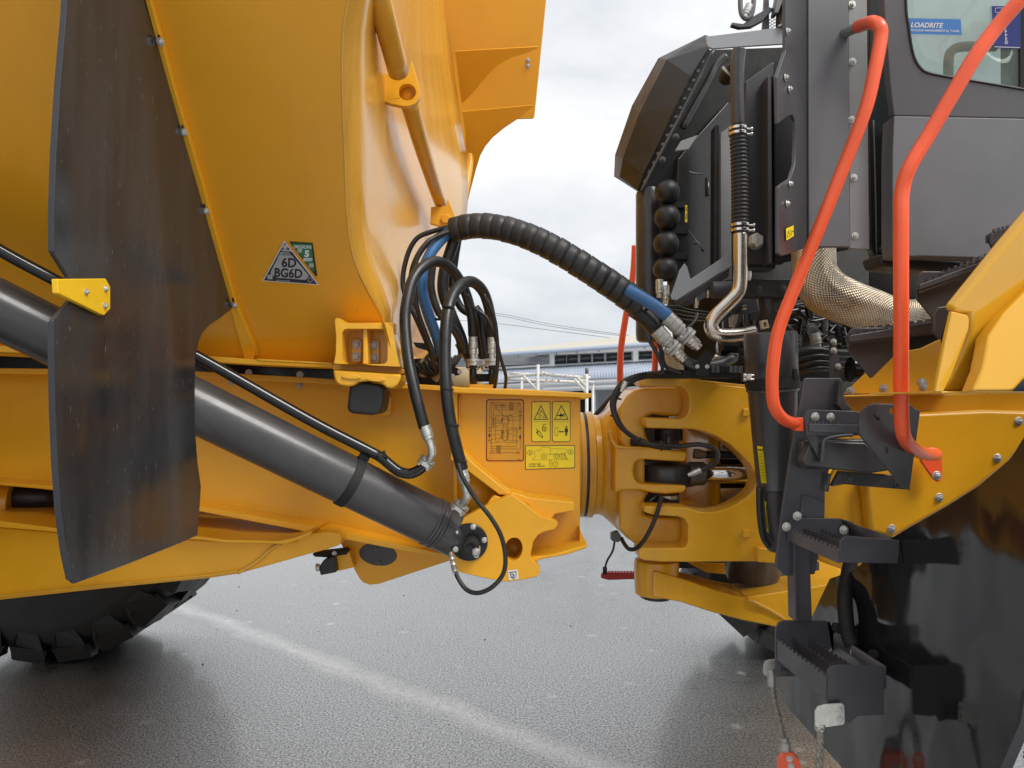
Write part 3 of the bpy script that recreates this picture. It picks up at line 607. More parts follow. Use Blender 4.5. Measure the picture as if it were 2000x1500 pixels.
d.line([(cx-1, 804), (cx+2, 803), (cx+9, 815), (cx+6, 816), (cx-2, 809), (cx-1, 804)], 1, 'print_black', 3)
d.line([(cx-3, 800), (cx+1, 802)], .9, 'print_black', 3); d.line([(cx-3, 812), (cx-6, 808), (cx-3, 806)], .9, 'print_black', 3); d.line([(cx-3, 812), (cx-4, 816), (cx-1, 815)], .9, 'print_black', 3)
d.line([(cx-9, 838), (cx-6, 841), (cx-9, 845), (cx+2, 855), (cx+4, 853), (cx-4, 842), (cx-8, 846)], 1.3, 'print_black', 3)
d.line(rrect(cx+3, 834, cx+10, 842, 3), 1.2, 'print_black', 3, True); d.line([(cx+4, 834), (cx+4, 830), (cx+8, 828), (cx+10, 830)], 1.0, 'print_black', 3); d.line([(cx+6.5, 836), (cx+6.5, 840)], 1, 'print_black', 3); d.done()
d, cx = warn(1078.5, 1114, 'yellow warning sticker with crushed person sign and keep away sign')
for a in range(10):
    t = a*math.pi/5; r = 6.5 if a % 2 else 3.5; d.line([(cx, 811), (cx+r*math.cos(t), 811+r*.8*math.sin(t))], 1, 'print_black', 3)
d.line([(cx-8, 811), (cx-3, 812)], 1.6, 'print_black', 3); d.line([(cx+3, 811), (cx+8, 810)], 1.6, 'print_black', 3); d.fill(ell(cx-1, 811, 2, n=8), 'print_black', 3)
d.line(rect(1083.5, 835, 1089.5, 850), .7, 'print_black', 3, True); d.line([(1092, 843), (1100, 843)], 1.2, 'print_black', 3); d.fill([(1091.5, 843), (1094.5, 840.5), (1094.5, 845.5)], 'print_black', 3); d.fill([(1101, 843), (1098, 840.5), (1098, 845.5)], 'print_black', 3)
mx0 = 1106; d.fill(ell(mx0, 834, 1.9, n=12), 'print_black', 3); d.fill([(mx0-3, 836.5), (mx0+3, 836.5), (mx0+3.4, 844), (mx0+1.8, 844), (mx0+1.7, 851), (mx0+.3, 851), (mx0, 845), (mx0-.3, 851), (mx0-1.7, 851), (mx0-1.8, 844), (mx0-3.4, 844)], 'print_black', 3); d.done()
d = Decal('instruction_sticker', rear, bx, .001, 'wide yellow sticker reading 1. LOWER / BAJE 2. SECURE / ASEGURE')
d.fill([(1026, 870), (1123, 869.5), (1123, 914), (1026, 917)], 'print_black'); d.fill([(1027.2, 871.2), (1121.8, 870.7), (1121.8, 912.8), (1027.2, 915.8)], 'print_yellow', 2)
for x, y, s_ in ((1035, 884, '2'), (1114.5, 882.5, '2'), (1084.5, 906.5, '1')): d.ring(x, y, 5.2, .6, 'print_black', 3); d.text(s_, x, y+2.4, 5, 'print_black', 4, 1, 0, 'CENTER', bold=.02)
for a, b in ((1062, 891), (1087, 891), (1098, 891)): d.ring(a, b, 5.4, .6, 'print_black', 3); d.ring(a, b, 2.2, .6, 'print_black', 3)
d.line([(1045, 892), (1044, 882), (1056, 878), (1058, 873), (1074, 873), (1076, 886), (1070, 887)], .5, 'print_black', 3); d.line([(1070, 887), (1082, 887), (1104, 887)], .5, 'print_black', 3); d.line([(1076, 876), (1106, 877), (1108, 880), (1102, 887)], .4, 'print_black', 3)
d.line([(1039, 898), (1112, 898)], .35, 'print_black', 3); d.line([(1045, 893), (1040, 898)], .6, 'print_black', 3); d.line([(1102, 886), (1109, 898)], .8, 'print_black', 3); d.line([(1103, 892), (1105, 898)], .6, 'print_black', 3)
d.line(rect(1073, 899, 1078, 911), .5, 'print_black', 3, True); d.line([(1074, 903), (1077, 903)], .5, 'print_black', 3); d.line([(1074, 906), (1077, 906)], .5, 'print_black', 3)
d.text('1. LOWER / BAJE', 1030.5, 907.5, 2.6, 'print_black', 3, .95, 0, bold=.02); d.text('2. SECURE / ASEGURE', 1030.5, 912, 2.6, 'print_black', 3, .95, -1, bold=.02); d.done()

# ---------------------------------------------------------------- suspension beam below the rear frame
sus = plate('suspension_beam', 'yellow_paint', T, 2.45, [(-760, 1010), (0, 1030), (115, 1040), (395, 1055), (545, 1061), (562, 1050), (600, 1042), (640, 1038), (662, 1040), (668, 1050), (664, 1064), (640, 1073), (600, 1083), (530, 1103), (465, 1121), (405, 1130), (200, 1150), (0, 1172), (-760, 1250)], .10, [], .006)
plate('beam_flange', 'yellow_paint', sus, 2.40, [(-760, 1000), (0, 1018), (115, 1032), (250, 1040), (395, 1048), (440, 1054), (545, 1056), (575, 1050), (600, 1040), (608, 1036), (610, 1040), (600, 1048), (560, 1062), (440, 1060), (395, 1055), (250, 1048), (115, 1040), (0, 1030), (-760, 1012)], .35, [], .004)
plate('upper_web', 'yellow_paint', sus, Plane((0, 0, 1), P(395, 1053, 2.43)), [(-500, 930), (0, 972), (395, 998), (480, 1007), (560, 1021), (600, 1031), (622, 1038), (600, 1048), (560, 1055), (395, 1050), (0, 1030), (-500, 1010)], .014, [[(150, 995), (400, 1006), (480, 1012), (535, 1019), (558, 1025), (566, 1031), (562, 1037), (545, 1042), (480, 1044), (400, 1043), (150, 1036)]], .002)
tube('weld_bead', 'weld', sus, [(465, 1119, 2.445), (500, 1098, 2.445), (530, 1072, 2.445), (548, 1062, 2.445)], .006, 8)
tube('weld_bead', 'weld', sus, [(-300, 1202, 2.44), (0, 1165, 2.44), (200, 1144, 2.44), (405, 1124, 2.44), (465, 1115, 2.44)], .0035, 8)
plate('beam_back', 'yellow_paint', sus, 3.0, [(-400, 930), (620, 1020), (640, 1060), (400, 1110), (-400, 1170)], .05, bev=0)
lathe('axle_boss', 'yellow_cast', sus, P(12, 985, 2.7), (1, .25, 0), [(-.25, .10), (-.02, .10), (.0, .085), (.03, .085)], 30)
lathe('axle_tube', 'black_rubber', sus, P(28, 972, 2.72), (1, .1, .0), [(0, .052), (.10, .052), (.11, .044), (.16, .044), (.17, .050), (.32, .050)], 30)
plate('sensor_plate', 'black_dull', sus, 2.75, [(609, 1082), (640, 1078), (676, 1074), (678, 1083), (640, 1089), (614, 1088)], .06, bev=.004)
plate('sensor_block', 'black_rubber', sus, 2.72, [(632, 1094), (652, 1086), (657, 1118), (626, 1124), (622, 1108)], .07, bev=.004)
lathe('sensor_cap', 'zinc_dull', sus, P(624, 1108, 2.72), (-1, -.2, 0), [(0, .014), (.012, .014), (.014, .01)], 20)
plate('sensor_arm', 'yellow_paint', sus, 2.76, [(655, 1083), (682, 1078), (692, 1108), (660, 1116)], .06, bev=.004)
bolts(sus, 2.75, [(653, 1081)], .009)

# ---------------------------------------------------------------- hoist cylinder
a, b = P(932, 1062, 2.42), P(-260, 478, 1.84)+(P(-260, 478, 1.84)-P(932, 1062, 2.42))*.45; ax = (b-a).normalized(); ln = (b-a).length; Rc = .0775
up = Vector((0, 0, 1)); upc = (up-ax*up.dot(ax)).normalized(); sd_ = ax.cross(upc); sd_ = sd_ if sd_.y < 0 else -sd_
hc = lathe('hoist_cylinder', 'cylinder_grey', T, a+ax*.05, ax, [(0, .045), (.0, Rc-.012), (.012, Rc), (.095, Rc), (.098, Rc+.0035), (.106, Rc+.0035), (.109, Rc), (.118, Rc), (.121, Rc+.004), (.130, Rc+.004), (.133, Rc), (ln, Rc)], 56)
# forged eye
pts = [a+ax*.09+upc*.070, a+ax*.09-upc*.070, a-ax*.005-upc*.075, a-ax*.032-upc*.04, a-ax*.035+upc*.030, a-ax*.0+upc*.058, a+ax*.03+upc*.068]
bm = bmesh.new(); add_prism(bm, [p+sd_*.035 for p in pts], -sd_*.07); from_bm('rod_eye', bm, 'cylinder_grey', hc, .010, 3)
cl = a+ax*.47
lathe('clamp_band', 'black_dull', hc, cl-ax*.012, ax, [(0, Rc+.001), (0, Rc+.005), (.028, Rc+.005), (.028, Rc+.001)], 56)
pts = [cl+upc*(Rc+.0)+ax*q for q in (-.014, .018)]; bm = bmesh.new()
add_prism(bm, [pts[0]+sd_*.03, pts[1]+sd_*.03, pts[1]+upc*.045+sd_*.03, pts[0]+upc*.045+sd_*.03], -sd_*.02); from_bm('clamp_lug', bm, 'black_dull', hc, .003)
bolt(hc, cl+upc*(Rc+.026)+sd_*.033+ax*.002, sd_, .010, 'dark_steel')
# steel pipe that runs along the cylinder
tube('hydraulic_pipe', 'black_gloss', T, [(-900, -30, 1.55), (-260, 338, 1.82), (0, 489, 1.92), (115, 551, 1.97), (380, 693, 2.12), (600, 818, 2.22), (720, 880, 2.26), (745, 894, 2.26), (762, 908, 2.26), (780, 921, 2.26), (800, 925, 2.26), (818, 918, 2.26), (832, 905, 2.26)], .0165, 18)
tube('pipe_tie', 'black_dull', T, [(749, 880, 2.24), (756, 897, 2.24)], .004, 6, sm=0)

def fitting(name, p0, p1, r, parent=T, mat='zinc', Y=2.3, collars=True):
    """a crimped hose end with hexagon nut"""
    a, b = P(*p0), P(*p1); d_ = b-a; n = d_.length
    prof = [(0, r*.9), (0, r), (n*.28, r*1.01), (n*.29, r*.96), (n*.32, r*.96), (n*.33, r*1.02), (n*.55, r*1.0), (n*.57, r*.88), (n*.62, r*.88), (n*.63, r*.95), (n*.74, r*.95), (n*.76, r*.72), (n, r*.68)]
    return lathe(name, mat, parent, a, d_, prof, 22)
def flange(c, ax_, r, t=.018, parent=T, mat='zinc'):
    c = P(*c); ax_ = Vector(ax_).normalized()
    lathe('flange', mat, parent, c, ax_, [(-t, r*.9), (-t, r), (-t*.1, r), (0, r*.8), (t*.1, r), (t, r), (t, r*.9)], 26)
    ref = Vector((0, 0, 1)) if abs(ax_.z) < .8 else Vector((1, 0, 0)); u = (ref-ax_*ref.dot(ax_)).normalized(); v = ax_.cross(u)
    for k in range(4):
        t_ = math.pi/4+k*math.pi/2; bolt(parent, c+(u*math.cos(t_)+v*math.sin(t_))*r*.82-ax_*t, -ax_, .007)
hs = empty('hose_bundle', P(870, 700, 2.4)); hs.parent = T; hs.location = W[hs]-W[T]; del W[hs]; W[hs] = P(870, 700, 2.4)
def hose(pts, r, mat='hose_black', name='hose', sides=16, label=None):
    o = tube(name, mat, hs, pts, r, sides, 8)
    if label: o['label'] = label
    return o
r1 = .0178
hose([(829, 836, 2.2), (818, 795, 2.2), (807, 750, 2.21), (797, 700, 2.23), (791, 630, 2.26), (795, 587, 2.28), (807, 545, 2.31), (830, 518, 2.35), (856, 511, 2.4), (885, 529, 2.46), (908, 568, 2.52), (921, 615, 2.57), (924, 655, 2.6)], r1)
hose([(903, 916, 2.2), (893, 880, 2.19), (880, 825, 2.18), (872, 765, 2.18), (869, 700, 2.2), (872, 625, 2.23), (882, 582, 2.27), (901, 556, 2.32), (924, 551, 2.38), (945, 572, 2.45), (957, 612, 2.55), (961, 655, 2.6)], r1*1.03)
hose([(884, 448, 2.6), (858, 472, 2.58), (838, 500, 2.56), (826, 535, 2.55), (826, 575, 2.55), (837, 615, 2.56), (850, 650, 2.6), (862, 690, 2.66)], .0195, 'blue_hose', label='blue sleeved hose')
hose([(893, 452, 2.62), (880, 490, 2.62), (868, 530, 2.62), (866, 570, 2.62), (880, 612, 2.62), (900, 660, 2.62), (906, 690, 2.62)], .021)
hose([(896, 460, 2.66), (888, 510, 2.66), (884, 560, 2.66), (900, 600, 2.66), (925, 620, 2.66), (938, 660, 2.68), (942, 700, 2.7)], .014)
hose([(880, 443, 2.63), (845, 452, 2.63), (815, 465, 2.63), (797, 495, 2.63), (787, 540, 2.63), (791, 575, 2.62), (812, 620, 2.6), (838, 680, 2.6), (850, 720, 2.64)], .009)
hose([(880, 446, 2.66), (845, 468, 2.66), (822, 490, 2.66), (805, 530, 2.66), (804, 580, 2.66), (822, 630, 2.66), (846, 690, 2.7)], .011)
hose([(884, 450, 2.57), (852, 462, 2.55), (830, 478, 2.53), (812, 515, 2.52), (813, 590, 2.52), (830, 650, 2.54), (850, 700, 2.58)], .008)
hose([(845, 520, 2.5), (842, 560, 2.5), (852, 600, 2.5), (868, 625, 2.52), (890, 650, 2.55), (915, 700, 2.64)], .013)
hose([(912, 575, 2.45), (925, 600, 2.45), (950, 620, 2.45), (968, 660, 2.46), (978, 700, 2.5), (988, 735, 2.55), (986, 760, 2.62)], .006)
hose([(928, 600, 2.62), (940, 620, 2.62), (945, 660, 2.62), (952, 700, 2.62)], .015)
hose([(945, 575, 2.4), (965, 620, 2.42), (972, 680, 2.46), (970, 730, 2.5), (966, 758, 2.56)], .0065)
for x, y, Y, r in ((872, 760, 2.18, .019), (884, 830, 2.18, .019), (899, 900, 2.19, .019), (848, 623, 2.58, .0215), (961, 640, 2.58, .018), (875, 600, 2.24, .0185)):
    a = P(x, y, Y); lathe('cable_tie', 'black_dull', hs, a-Vector((0, 0, .003)), (.1, 0, 1), [(0, r*.9), (0, r+.001), (.006, r+.001), (.006, r*.9)], 18)
# thin grease hose hanging in a loop under the cylinder
hose([(895, 905, 2.16), (905, 935, 2.15), (930, 975, 2.15), (958, 1010, 2.15), (978, 1045, 2.15), (987, 1085, 2.15), (983, 1120, 2.15), (962, 1146, 2.15), (935, 1158, 2.16), (912, 1152, 2.18), (895, 1130, 2.2), (888, 1110, 2.22)], .0068, name='grease_hose')
fitting('hose_end', (889, 1118, 2.2), (880, 1080, 2.26), .0085, hs)
# metal ends of the two big hoses
fitting('hose_end', (829, 832, 2.2), (840, 866, 2.2), .0185, hs, 'zinc'); tube('elbow', 'zinc', hs, [(839, 862, 2.2), (844, 880, 2.2), (841, 893, 2.21), (832, 905, 2.23)], .0125, 16); flange((833, 903, 2.235), (.6, .1, .9), .026, .014, hs)
fitting('hose_end', (901, 914, 2.2), (910, 952, 2.2), .018, hs, 'zinc'); tube('elbow', 'zinc', hs, [(909, 948, 2.2), (913, 965, 2.2), (908, 978, 2.22), (898, 990, 2.26)], .013, 16); flange((898, 990, 2.26), (.75, .1, .95), .027, .014, hs)
# hose ends standing on the rear frame
for x in (924, 961):
    fitting('hose_end', (x, 652, 2.6), (x, 704, 2.6), .0165, hs, 'zinc'); flange((x+1, 708, 2.6), (0, 0, 1), .028, .012, hs)
    tube('elbow', 'black_gloss', hs, [(x, 716, 2.6), (x, 735, 2.6), (x+1, 752, 2.62)], .0135, 14)
    flange((x, 716, 2.6), (0, 0, 1), .025, .006, hs, 'black_dull')
fitting('hose_end', (895, 670, 2.66), (914, 706, 2.66), .014, hs); fitting('hose_end', (938, 690, 2.7), (944, 722, 2.7), .012, hs)
plate('hose_block', 'black_dull', hs, 2.63, rrect(928, 730, 956, 745, 2), .05)
plate('hose_pedestal', 'yellow_paint', hs, 2.6, [(916, 750), (968, 751), (968, 765), (916, 764)], .12)
plate('hose_bracket', 'black_dull', hs, 2.66, [(806, 668), (830, 670), (842, 682), (852, 690), (880, 712), (903, 724), (898, 732), (882, 736), (866, 722), (850, 700), (835, 685), (812, 678)], .008, [], .002)
bolts(hs, 2.66, [(898, 726), (884, 735)], .009)
for k in range(16):       # short fittings, valves and pipes crowded at the foot of the body
    x, y = random.uniform(815, 862), random.uniform(690, 745); an = random.uniform(-.9, .9)
    fitting('valve_fitting', (x, y, 2.75), (x+9*math.cos(an), y-12, 2.75), random.uniform(.007, .012), hs, random.choice(['zinc', 'tan_plastic', 'dark_steel']))
for k in range(7):
    x = 812+k*8; hose([(x, 712-k*3, 2.72), (x+14, 728-k, 2.7), (x+30, 735-k*4, 2.72), (x+46, 715-k*5, 2.76)], .0055)
plate('valve_block', 'black_dull', hs, 2.8, [(808, 700), (870, 700), (880, 755), (800, 750)], .15, bev=.004)
lathe('air_tank', 'tan_plastic', T, P(880, 745, 3.0), (1, 0, 0), [(0, .05), (.01, .06), (.12, .06), (.13, .05)], 26)

# spiral wrapped bundle bridging to the front unit
path = cr([P(*q) for q in ((884, 450, 2.6), (905, 444, 2.58), (935, 441, 2.56), (970, 444, 2.54), (1010, 454, 2.52), (1055, 472, 2.5), (1100, 496, 2.49), (1150, 527, 2.48), (1200, 560, 2.48), (1254, 598, 2.47))], 40)
# resample to even arc length with saw tooth radius
al = [0]
for i in range(1, len(path)): al.append(al[-1]+(path[i]-path[i-1]).length)
tot = al[-1]; NR = 19; pr, rr = [], []; j = 0
def at(s):
    k = 0
    while k < len(al)-2 and al[k+1] < s: k += 1
    t = (s-al[k])/max(al[k+1]-al[k], 1e-6); return path[k].lerp(path[k+1], min(max(t, 0), 1))
R0 = .0425
for k in range(NR):
    for f, r in ((0, .93), (.03, 1.025), (.1, 1.035), (.5, 1.02), (.93, 1.0), (.97, .93)):
        s = tot*(k+f)/NR; pr.append(at(s)); rr.append(R0*r*(1+.012*math.sin(k*2.7))*(1+.10*s/tot))
bm = bmesh.new(); add_tube(bm, pr, rr, 28, tilt=.16); wr = from_bm('spiral_wrap', bm, 'wrap_plastic', T); wr['label'] = 'black spiral wrap round the arched hose bundle'
# inner hoses leaving the wrap on the right
hose([(1225, 566, 2.44), (1262, 587, 2.42), (1285, 602, 2.41), (1305, 618, 2.41)], .0215, 'blue_hose', label='blue sleeved hose')
hose([(1235, 600, 2.5), (1262, 620, 2.5), (1285, 645, 2.5)], .032)
for (x, y), r in (((1252, 580), .0235), ((1268, 591), .0235), ((1300, 613), .0235), ((1282, 642), .034)):
    a = P(x, y, 2.48); lathe('cable_tie', 'black_dull', hs, a, (.78, 0, -.62), [(0, r*.8), (0, r), (.012, r), (.012, r*.8)], 20)
for (x0, y0), (x1, y1) in (((1303, 620), (1358, 672)), ((1283, 645), (1328, 696))):
    fitting('hose_end', (x0, y0, 2.40), (x0+(x1-x0)*.66, y0+(y1-y0)*.66, 2.40), .0245, hs, 'zinc_dull')
    flange((x0+(x1-x0)*.7, y0+(y1-y0)*.7, 2.40), (.75, 0, -.66), .031, .012, hs, 'zinc_dull')
    fitting('pipe_end', (x0+(x1-x0)*.8, y0+(y1-y0)*.8, 2.46), (x1+8, y1+8, 2.46), .021, hs, 'steel_pipe')
tube('steel_line', 'dark_steel', hs, [(1325, 690, 2.5), (1340, 705, 2.5), (1365, 715, 2.5), (1400, 712, 2.52), (1430, 700, 2.55), (1434, 690, 2.55)], .018, 16)
tube('steel_line', 'steel_pipe', hs, [(1392, 700, 2.6), (1424, 702, 2.6)], .02, 16)
for k in range(4):
    hose([(1285+k*4, 600+k*4, 2.52), (1320+k*6, 598+k*9, 2.54), (1350+k*8, 606+k*7, 2.56), (1410, 612+k*5, 2.6), (1450, 612-k*6, 2.62)], .0042)
hose([(1278, 645, 2.44), (1290, 680, 2.42), (1300, 715, 2.44), (1330, 728, 2.5)], .007); hose([(1300, 620, 2.42), (1310, 640, 2.4), (1330, 648, 2.4), (1355, 630, 2.42), (1362, 612, 2.44)], .006)
hose([(1262, 655, 2.42), (1285, 695, 2.4), (1293, 725, 2.42), (1265, 730, 2.46)], .0065)

# ---------------------------------------------------------------- hitch: ring and forked casting
RC = P(1150, 907, 3.0); RC.x = 0
hit = lathe('articulation_hitch', 'yellow_cast', T, Vector((.225, 3.0, RC.z)), (1, 0, 0), [(0, .222), (.04, .222), (.045, .214), (.062, .214), (.064, .2), (.071, .2), (.073, .214), (.098, .217), (.102, .206), (.125, .202)], 72)
lathe('ring_seal', 'black_rubber', hit, Vector((.2865, 3.0, RC.z)), (1, 0, 0), [(0, .2), (0, .2125), (.010, .2125), (.010, .2)], 64)
def sec(x, hy, hz, e=2.4, n=40, dz=0, yc=3.0):
    o = []
    for k in range(n):
        t = 2*math.pi*k/n; c_, s_ = math.cos(t), math.sin(t)
        o.append(Vector((x, yc+hy*math.copysign(abs(c_)**(2/e), c_), RC.z+dz+hz*math.copysign(abs(s_)**(2/e), s_))))
    return o
def loft(name, mat, parent, secs, bev=0):
    bm = bmesh.new(); R_ = [[bm.verts.new(p) for p in s] for s in secs]; n = len(R_[0])
    for i in range(len(R_)-1):
        for k in range(n): bm.faces.new((R_[i][k], R_[i][(k+1) % n], R_[i+1][(k+1) % n], R_[i+1][k]))
    bm.faces.new(R_[0][::-1]); bm.faces.new(R_[-1]); return from_bm(name, bm, mat, parent, bev)
loft('neck', 'yellow_cast', hit, [sec(.345, .198, .200, 2), sec(.37, .199, .210, 2), sec(.40, .205, .236, 2.15), sec(.43, .215, .265, 2.4), sec(.46, .228, .292, 2.7), sec(.485, .236, .308, 3), sec(.50, .238, .312, 3.2), sec(.505, .20, .28, 3.2)])
q3 = lambda l: [(1100+a/4, 700+b/4) for a, b in l]
plate('fork', 'yellow_cast', hit, 2.76, q3([(500, 290), (560, 245), (640, 226), (780, 222), (900, 225), (950, 238), (970, 270), (975, 340), (968, 410), (940, 448), (860, 455), (700, 440), (660, 455), (645, 480), (640, 560), (655, 620), (700, 690), (600, 740), (500, 720), (440, 660), (430, 400)]), .42, [], .022, segs=4)
plate('fork', 'yellow_cast', hit, 2.76, q3([(430, 1000), (600, 1010), (680, 1045), (650, 1080), (632, 1130), (632, 1215), (700, 1235), (900, 1245), (955, 1262), (968, 1310), (968, 1420), (945, 1462), (800, 1470), (640, 1472), (560, 1450), (500, 1405), (440, 1330)]), .42, [], .022, segs=4)
plate('fork_shelf', 'yellow_cast', hit, 2.70, q3([(400, 640), (440, 690), (600, 690), (760, 705), (860, 722), (960, 728), (968, 755), (965, 795), (940, 808), (800, 800), (650, 790), (590, 795), (560, 820), (550, 880), (560, 940), (590, 975), (700, 985), (860, 990), (965, 995), (960, 1035), (930, 1050), (800, 1060), (700, 1052), (600, 1030), (460, 1030), (400, 1060)]), .3, [], .014, segs=3)
plate('fork_ridge', 'yellow_cast', hit, 2.69, q3([(372, 560), (390, 640), (420, 680), (500, 692), (640, 695), (640, 702), (500, 706), (410, 700), (372, 650), (360, 580)]), .06, [], .008)
for x, y, w_, r in ((1305, 874, 3, .047), (1305, 970, 4, .04)): lathe('pin_plate', 'zinc', hit, P(x, y, 2.82), (0, 0, 1), [(-.008, r), (.006, r), (.008, r*.95)], 32)
for x, y, r, h in ((1305, 866, .012, .03), (1290, 872, .007, .02), (1238, 861, .012, .02)): lathe('pin_bolt', 'dark_steel', hit, P(x, y, 2.78), (0, 0, 1), [(0, r), (h, r), (h+.003, r*.8)], 6)
plate('pin_lock', 'black_dull', hit, 2.72, [(1234, 858), (1260, 858), (1275, 868), (1275, 873), (1234, 870)], .06, bev=.003)
lathe('rod_eye', 'dark_grey_paint', hit, P(1306, 926, 2.86)+Vector((0, 0, -.044)), (0, 0, 1), [(0, .085), (.004, .105), (.014, .112), (.074, .112), (.084, .105), (.088, .085)], 48)
tube('steering_rod', 'chrome', hit, [(1355, 925, 2.80), (1510, 926, 2.80)], .037, 32, sm=0)
lathe('rod_collar', 'dark_steel', hit, P(1345, 925, 2.76), (1, 0, 0), [(0, .045), (.055, .045), (.06, .04)], 32)
tube('steering_barrel', 'black_gloss', hit, [(1402, 925, 2.98), (1560, 925, 3.02)], .06, 24, sm=0)
tube('sensor_pipe', 'black_dull', hit, [(1360, 888, 2.8), (1470, 888, 2.84)], .014, 12, sm=0)
fitting('pipe_nut', (1355, 886, 2.78), (1378, 888, 2.78), .019, hit, 'bark_brown')
lathe('lower_cap', 'dark_steel', hit, P(1298, 983, 2.82), (0, 0, 1), [(-.02, .056), (.01, .056), (.014, .05), (.03, .03)], 30)
lathe('upper_seal', 'black_rubber', hit, P(1305, 848, 2.84), (0, 0, 1), [(-.024, .055), (.02, .055)], 30)
hose([(1330, 729, 2.55), (1290, 728, 2.5), (1245, 734, 2.46), (1215, 748, 2.46), (1198, 775, 2.46), (1197, 800, 2.46), (1210, 830, 2.46), (1235, 852, 2.5), (1270, 868, 2.56), (1320, 872, 2.6), (1365, 868, 2.58), (1395, 877, 2.55), (1402, 892, 2.53), (1390, 908, 2.52), (1365, 920, 2.52)], .0085)
hose([(1330, 733, 2.58), (1290, 733, 2.54), (1247, 740, 2.5), (1220, 756, 2.5), (1203, 778, 2.5), (1201, 802, 2.5), (1216, 834, 2.5), (1240, 856, 2.54), (1275, 872, 2.6), (1310, 876, 2.62)], .007)
hose([(1265, 752, 3.3), (1225, 752, 3.3), (1200, 770, 3.3), (1172, 800, 3.3), (1155, 820, 3.3)], .010)
fitting('hose_end', (1368, 918, 2.52), (1344, 928, 2.52), .010, hs); fitting('hose_end', (1222, 745, 2.45), (1213, 765, 2.45), .009, hs)
hose([(1292, 970, 2.62), (1284, 1000, 2.62), (1272, 1030, 2.62), (1258, 1055, 2.63), (1242, 1071, 2.66), (1228, 1072, 2.7), (1218, 1060, 2.75), (1214, 1052, 2.78)], .0078)
hose([(1201, 1052, 2.9), (1197, 1075, 2.9), (1186, 1095, 2.9), (1181, 1112, 2.92)], .0042)
plate('connector', 'dark_steel', hit, 2.85, [(1194, 1042), (1208, 1038), (1216, 1052), (1208, 1060), (1194, 1056)], .04, bev=.004)
for x, y in ((1205, 780), (1200, 815), (1248, 862), (1292, 872)):
    lathe('cable_tie', 'black_dull', hs, P(x, y, 2.48), (.2, 0, 1) if y < 850 else (1, 0, -.3), [(0, .011), (0, .015), (.006, .015), (.006, .011)], 14)

# ---------------------------------------------------------------- front frame casting
outl = q3([(605, 155), (590, 180), (600, 210), (640, 218), (900, 218), (945, 230), (975, 262), (985, 310), (983, 400), (962, 445), (930, 466), (900, 470), (660, 462), (642, 480), (640, 520), (660, 545), (920, 550), (1010, 553), (1100, 572), (1200, 610), (1300, 670), (1400, 760), (1470, 840), (1505, 910), (1515, 960), (1490, 1030), (1430, 1090), (1330, 1152), (1240, 1185), (1150, 1203), (1060, 1195), (960, 1165), (640, 1150), (630, 1175), (632, 1200), (700, 1225), (900, 1238), (950, 1255), (972, 1300), (975, 1420), (960, 1470), (930, 1482), (600, 1480), (590, 1500), (590, 1560), (640, 1580), (760, 1590), (1000, 1592), (1400, 1588), (1620, 1588), (1720, 1580), (1720, 230), (1455, 226), (1250, 205), (1130, 178), (1000, 152), (850, 140), (700, 142)])
ff = plate('front_frame', 'yellow_cast', T, 2.64, outl, .11, [], .012, segs=3)
plate('frame_back', 'yellow_cast', ff, 2.78, q3([(1000, 160), (1720, 236), (1720, 1580), (1640, 1580), (1640, 640), (1400, 590), (1000, 540)]), .4, bev=.004)
plate('frame_back', 'yellow_cast', ff, 2.78, q3([(1000, 1225), (1150, 1220), (1340, 1185), (1560, 1100), (1638, 1100), (1638, 1580), (1000, 1580)]), .4, bev=.004)
# inner wall of the opening
rows = []
for t in range(9):
    f = t/8; x = 1328+f*78; Yd = 3.2-.28*math.sin(f*math.pi/2)**2
    rows.append([P(x, 835+f*8, Yd), P(x, 880, Yd), P(x, 930, Yd), P(x, 1003-f*4, Yd)])
grid('inner_wall', 'yellow_cast', ff, rows, solid=.02)
plate('opening_shade_plate', 'black_dull', ff, 3.45, rect(1250, 730, 1560, 1110), .02, bev=0)  # black sheet stands in for the darkness deep behind the hitch opening
sphere('diff_housing', 'zinc_dull', ff, P(1437, 975, 3.25), .085)
tube('ball_seam', 'black_dull', ff, [(1447, 950, 3.15), (1440, 970, 3.15), (1430, 985, 3.15)], .003, 6)
fitting('valve_fitting', (1410, 868, 3.2), (1430, 880, 3.2), .02, ff, 'zinc_dull')
for x, y in ((1458, 804), (1458, 1041)): plate('cast_lug', 'yellow_cast', ff, 2.625, [(x-6, y-6), (x+7, y-6), (x+8, y+9), (x-7, y+10)], .03, bev=.004)
plate('top_lug', 'yellow_cast', ff, 2.62, [(1350, 738), (1356, 734), (1368, 738), (1362, 744)], .06, bev=.002)
plate('cast_foot', 'yellow_cast', ff, 2.60, [(1480, 1070), (1506, 1072), (1535, 1092), (1538, 1102), (1505, 1100), (1480, 1098)], .05, bev=.005)
for pts_ in ([(1482, 770, 2.64), (1480, 900, 2.64), (1484, 1000, 2.64), (1500, 1070, 2.64)],): pass
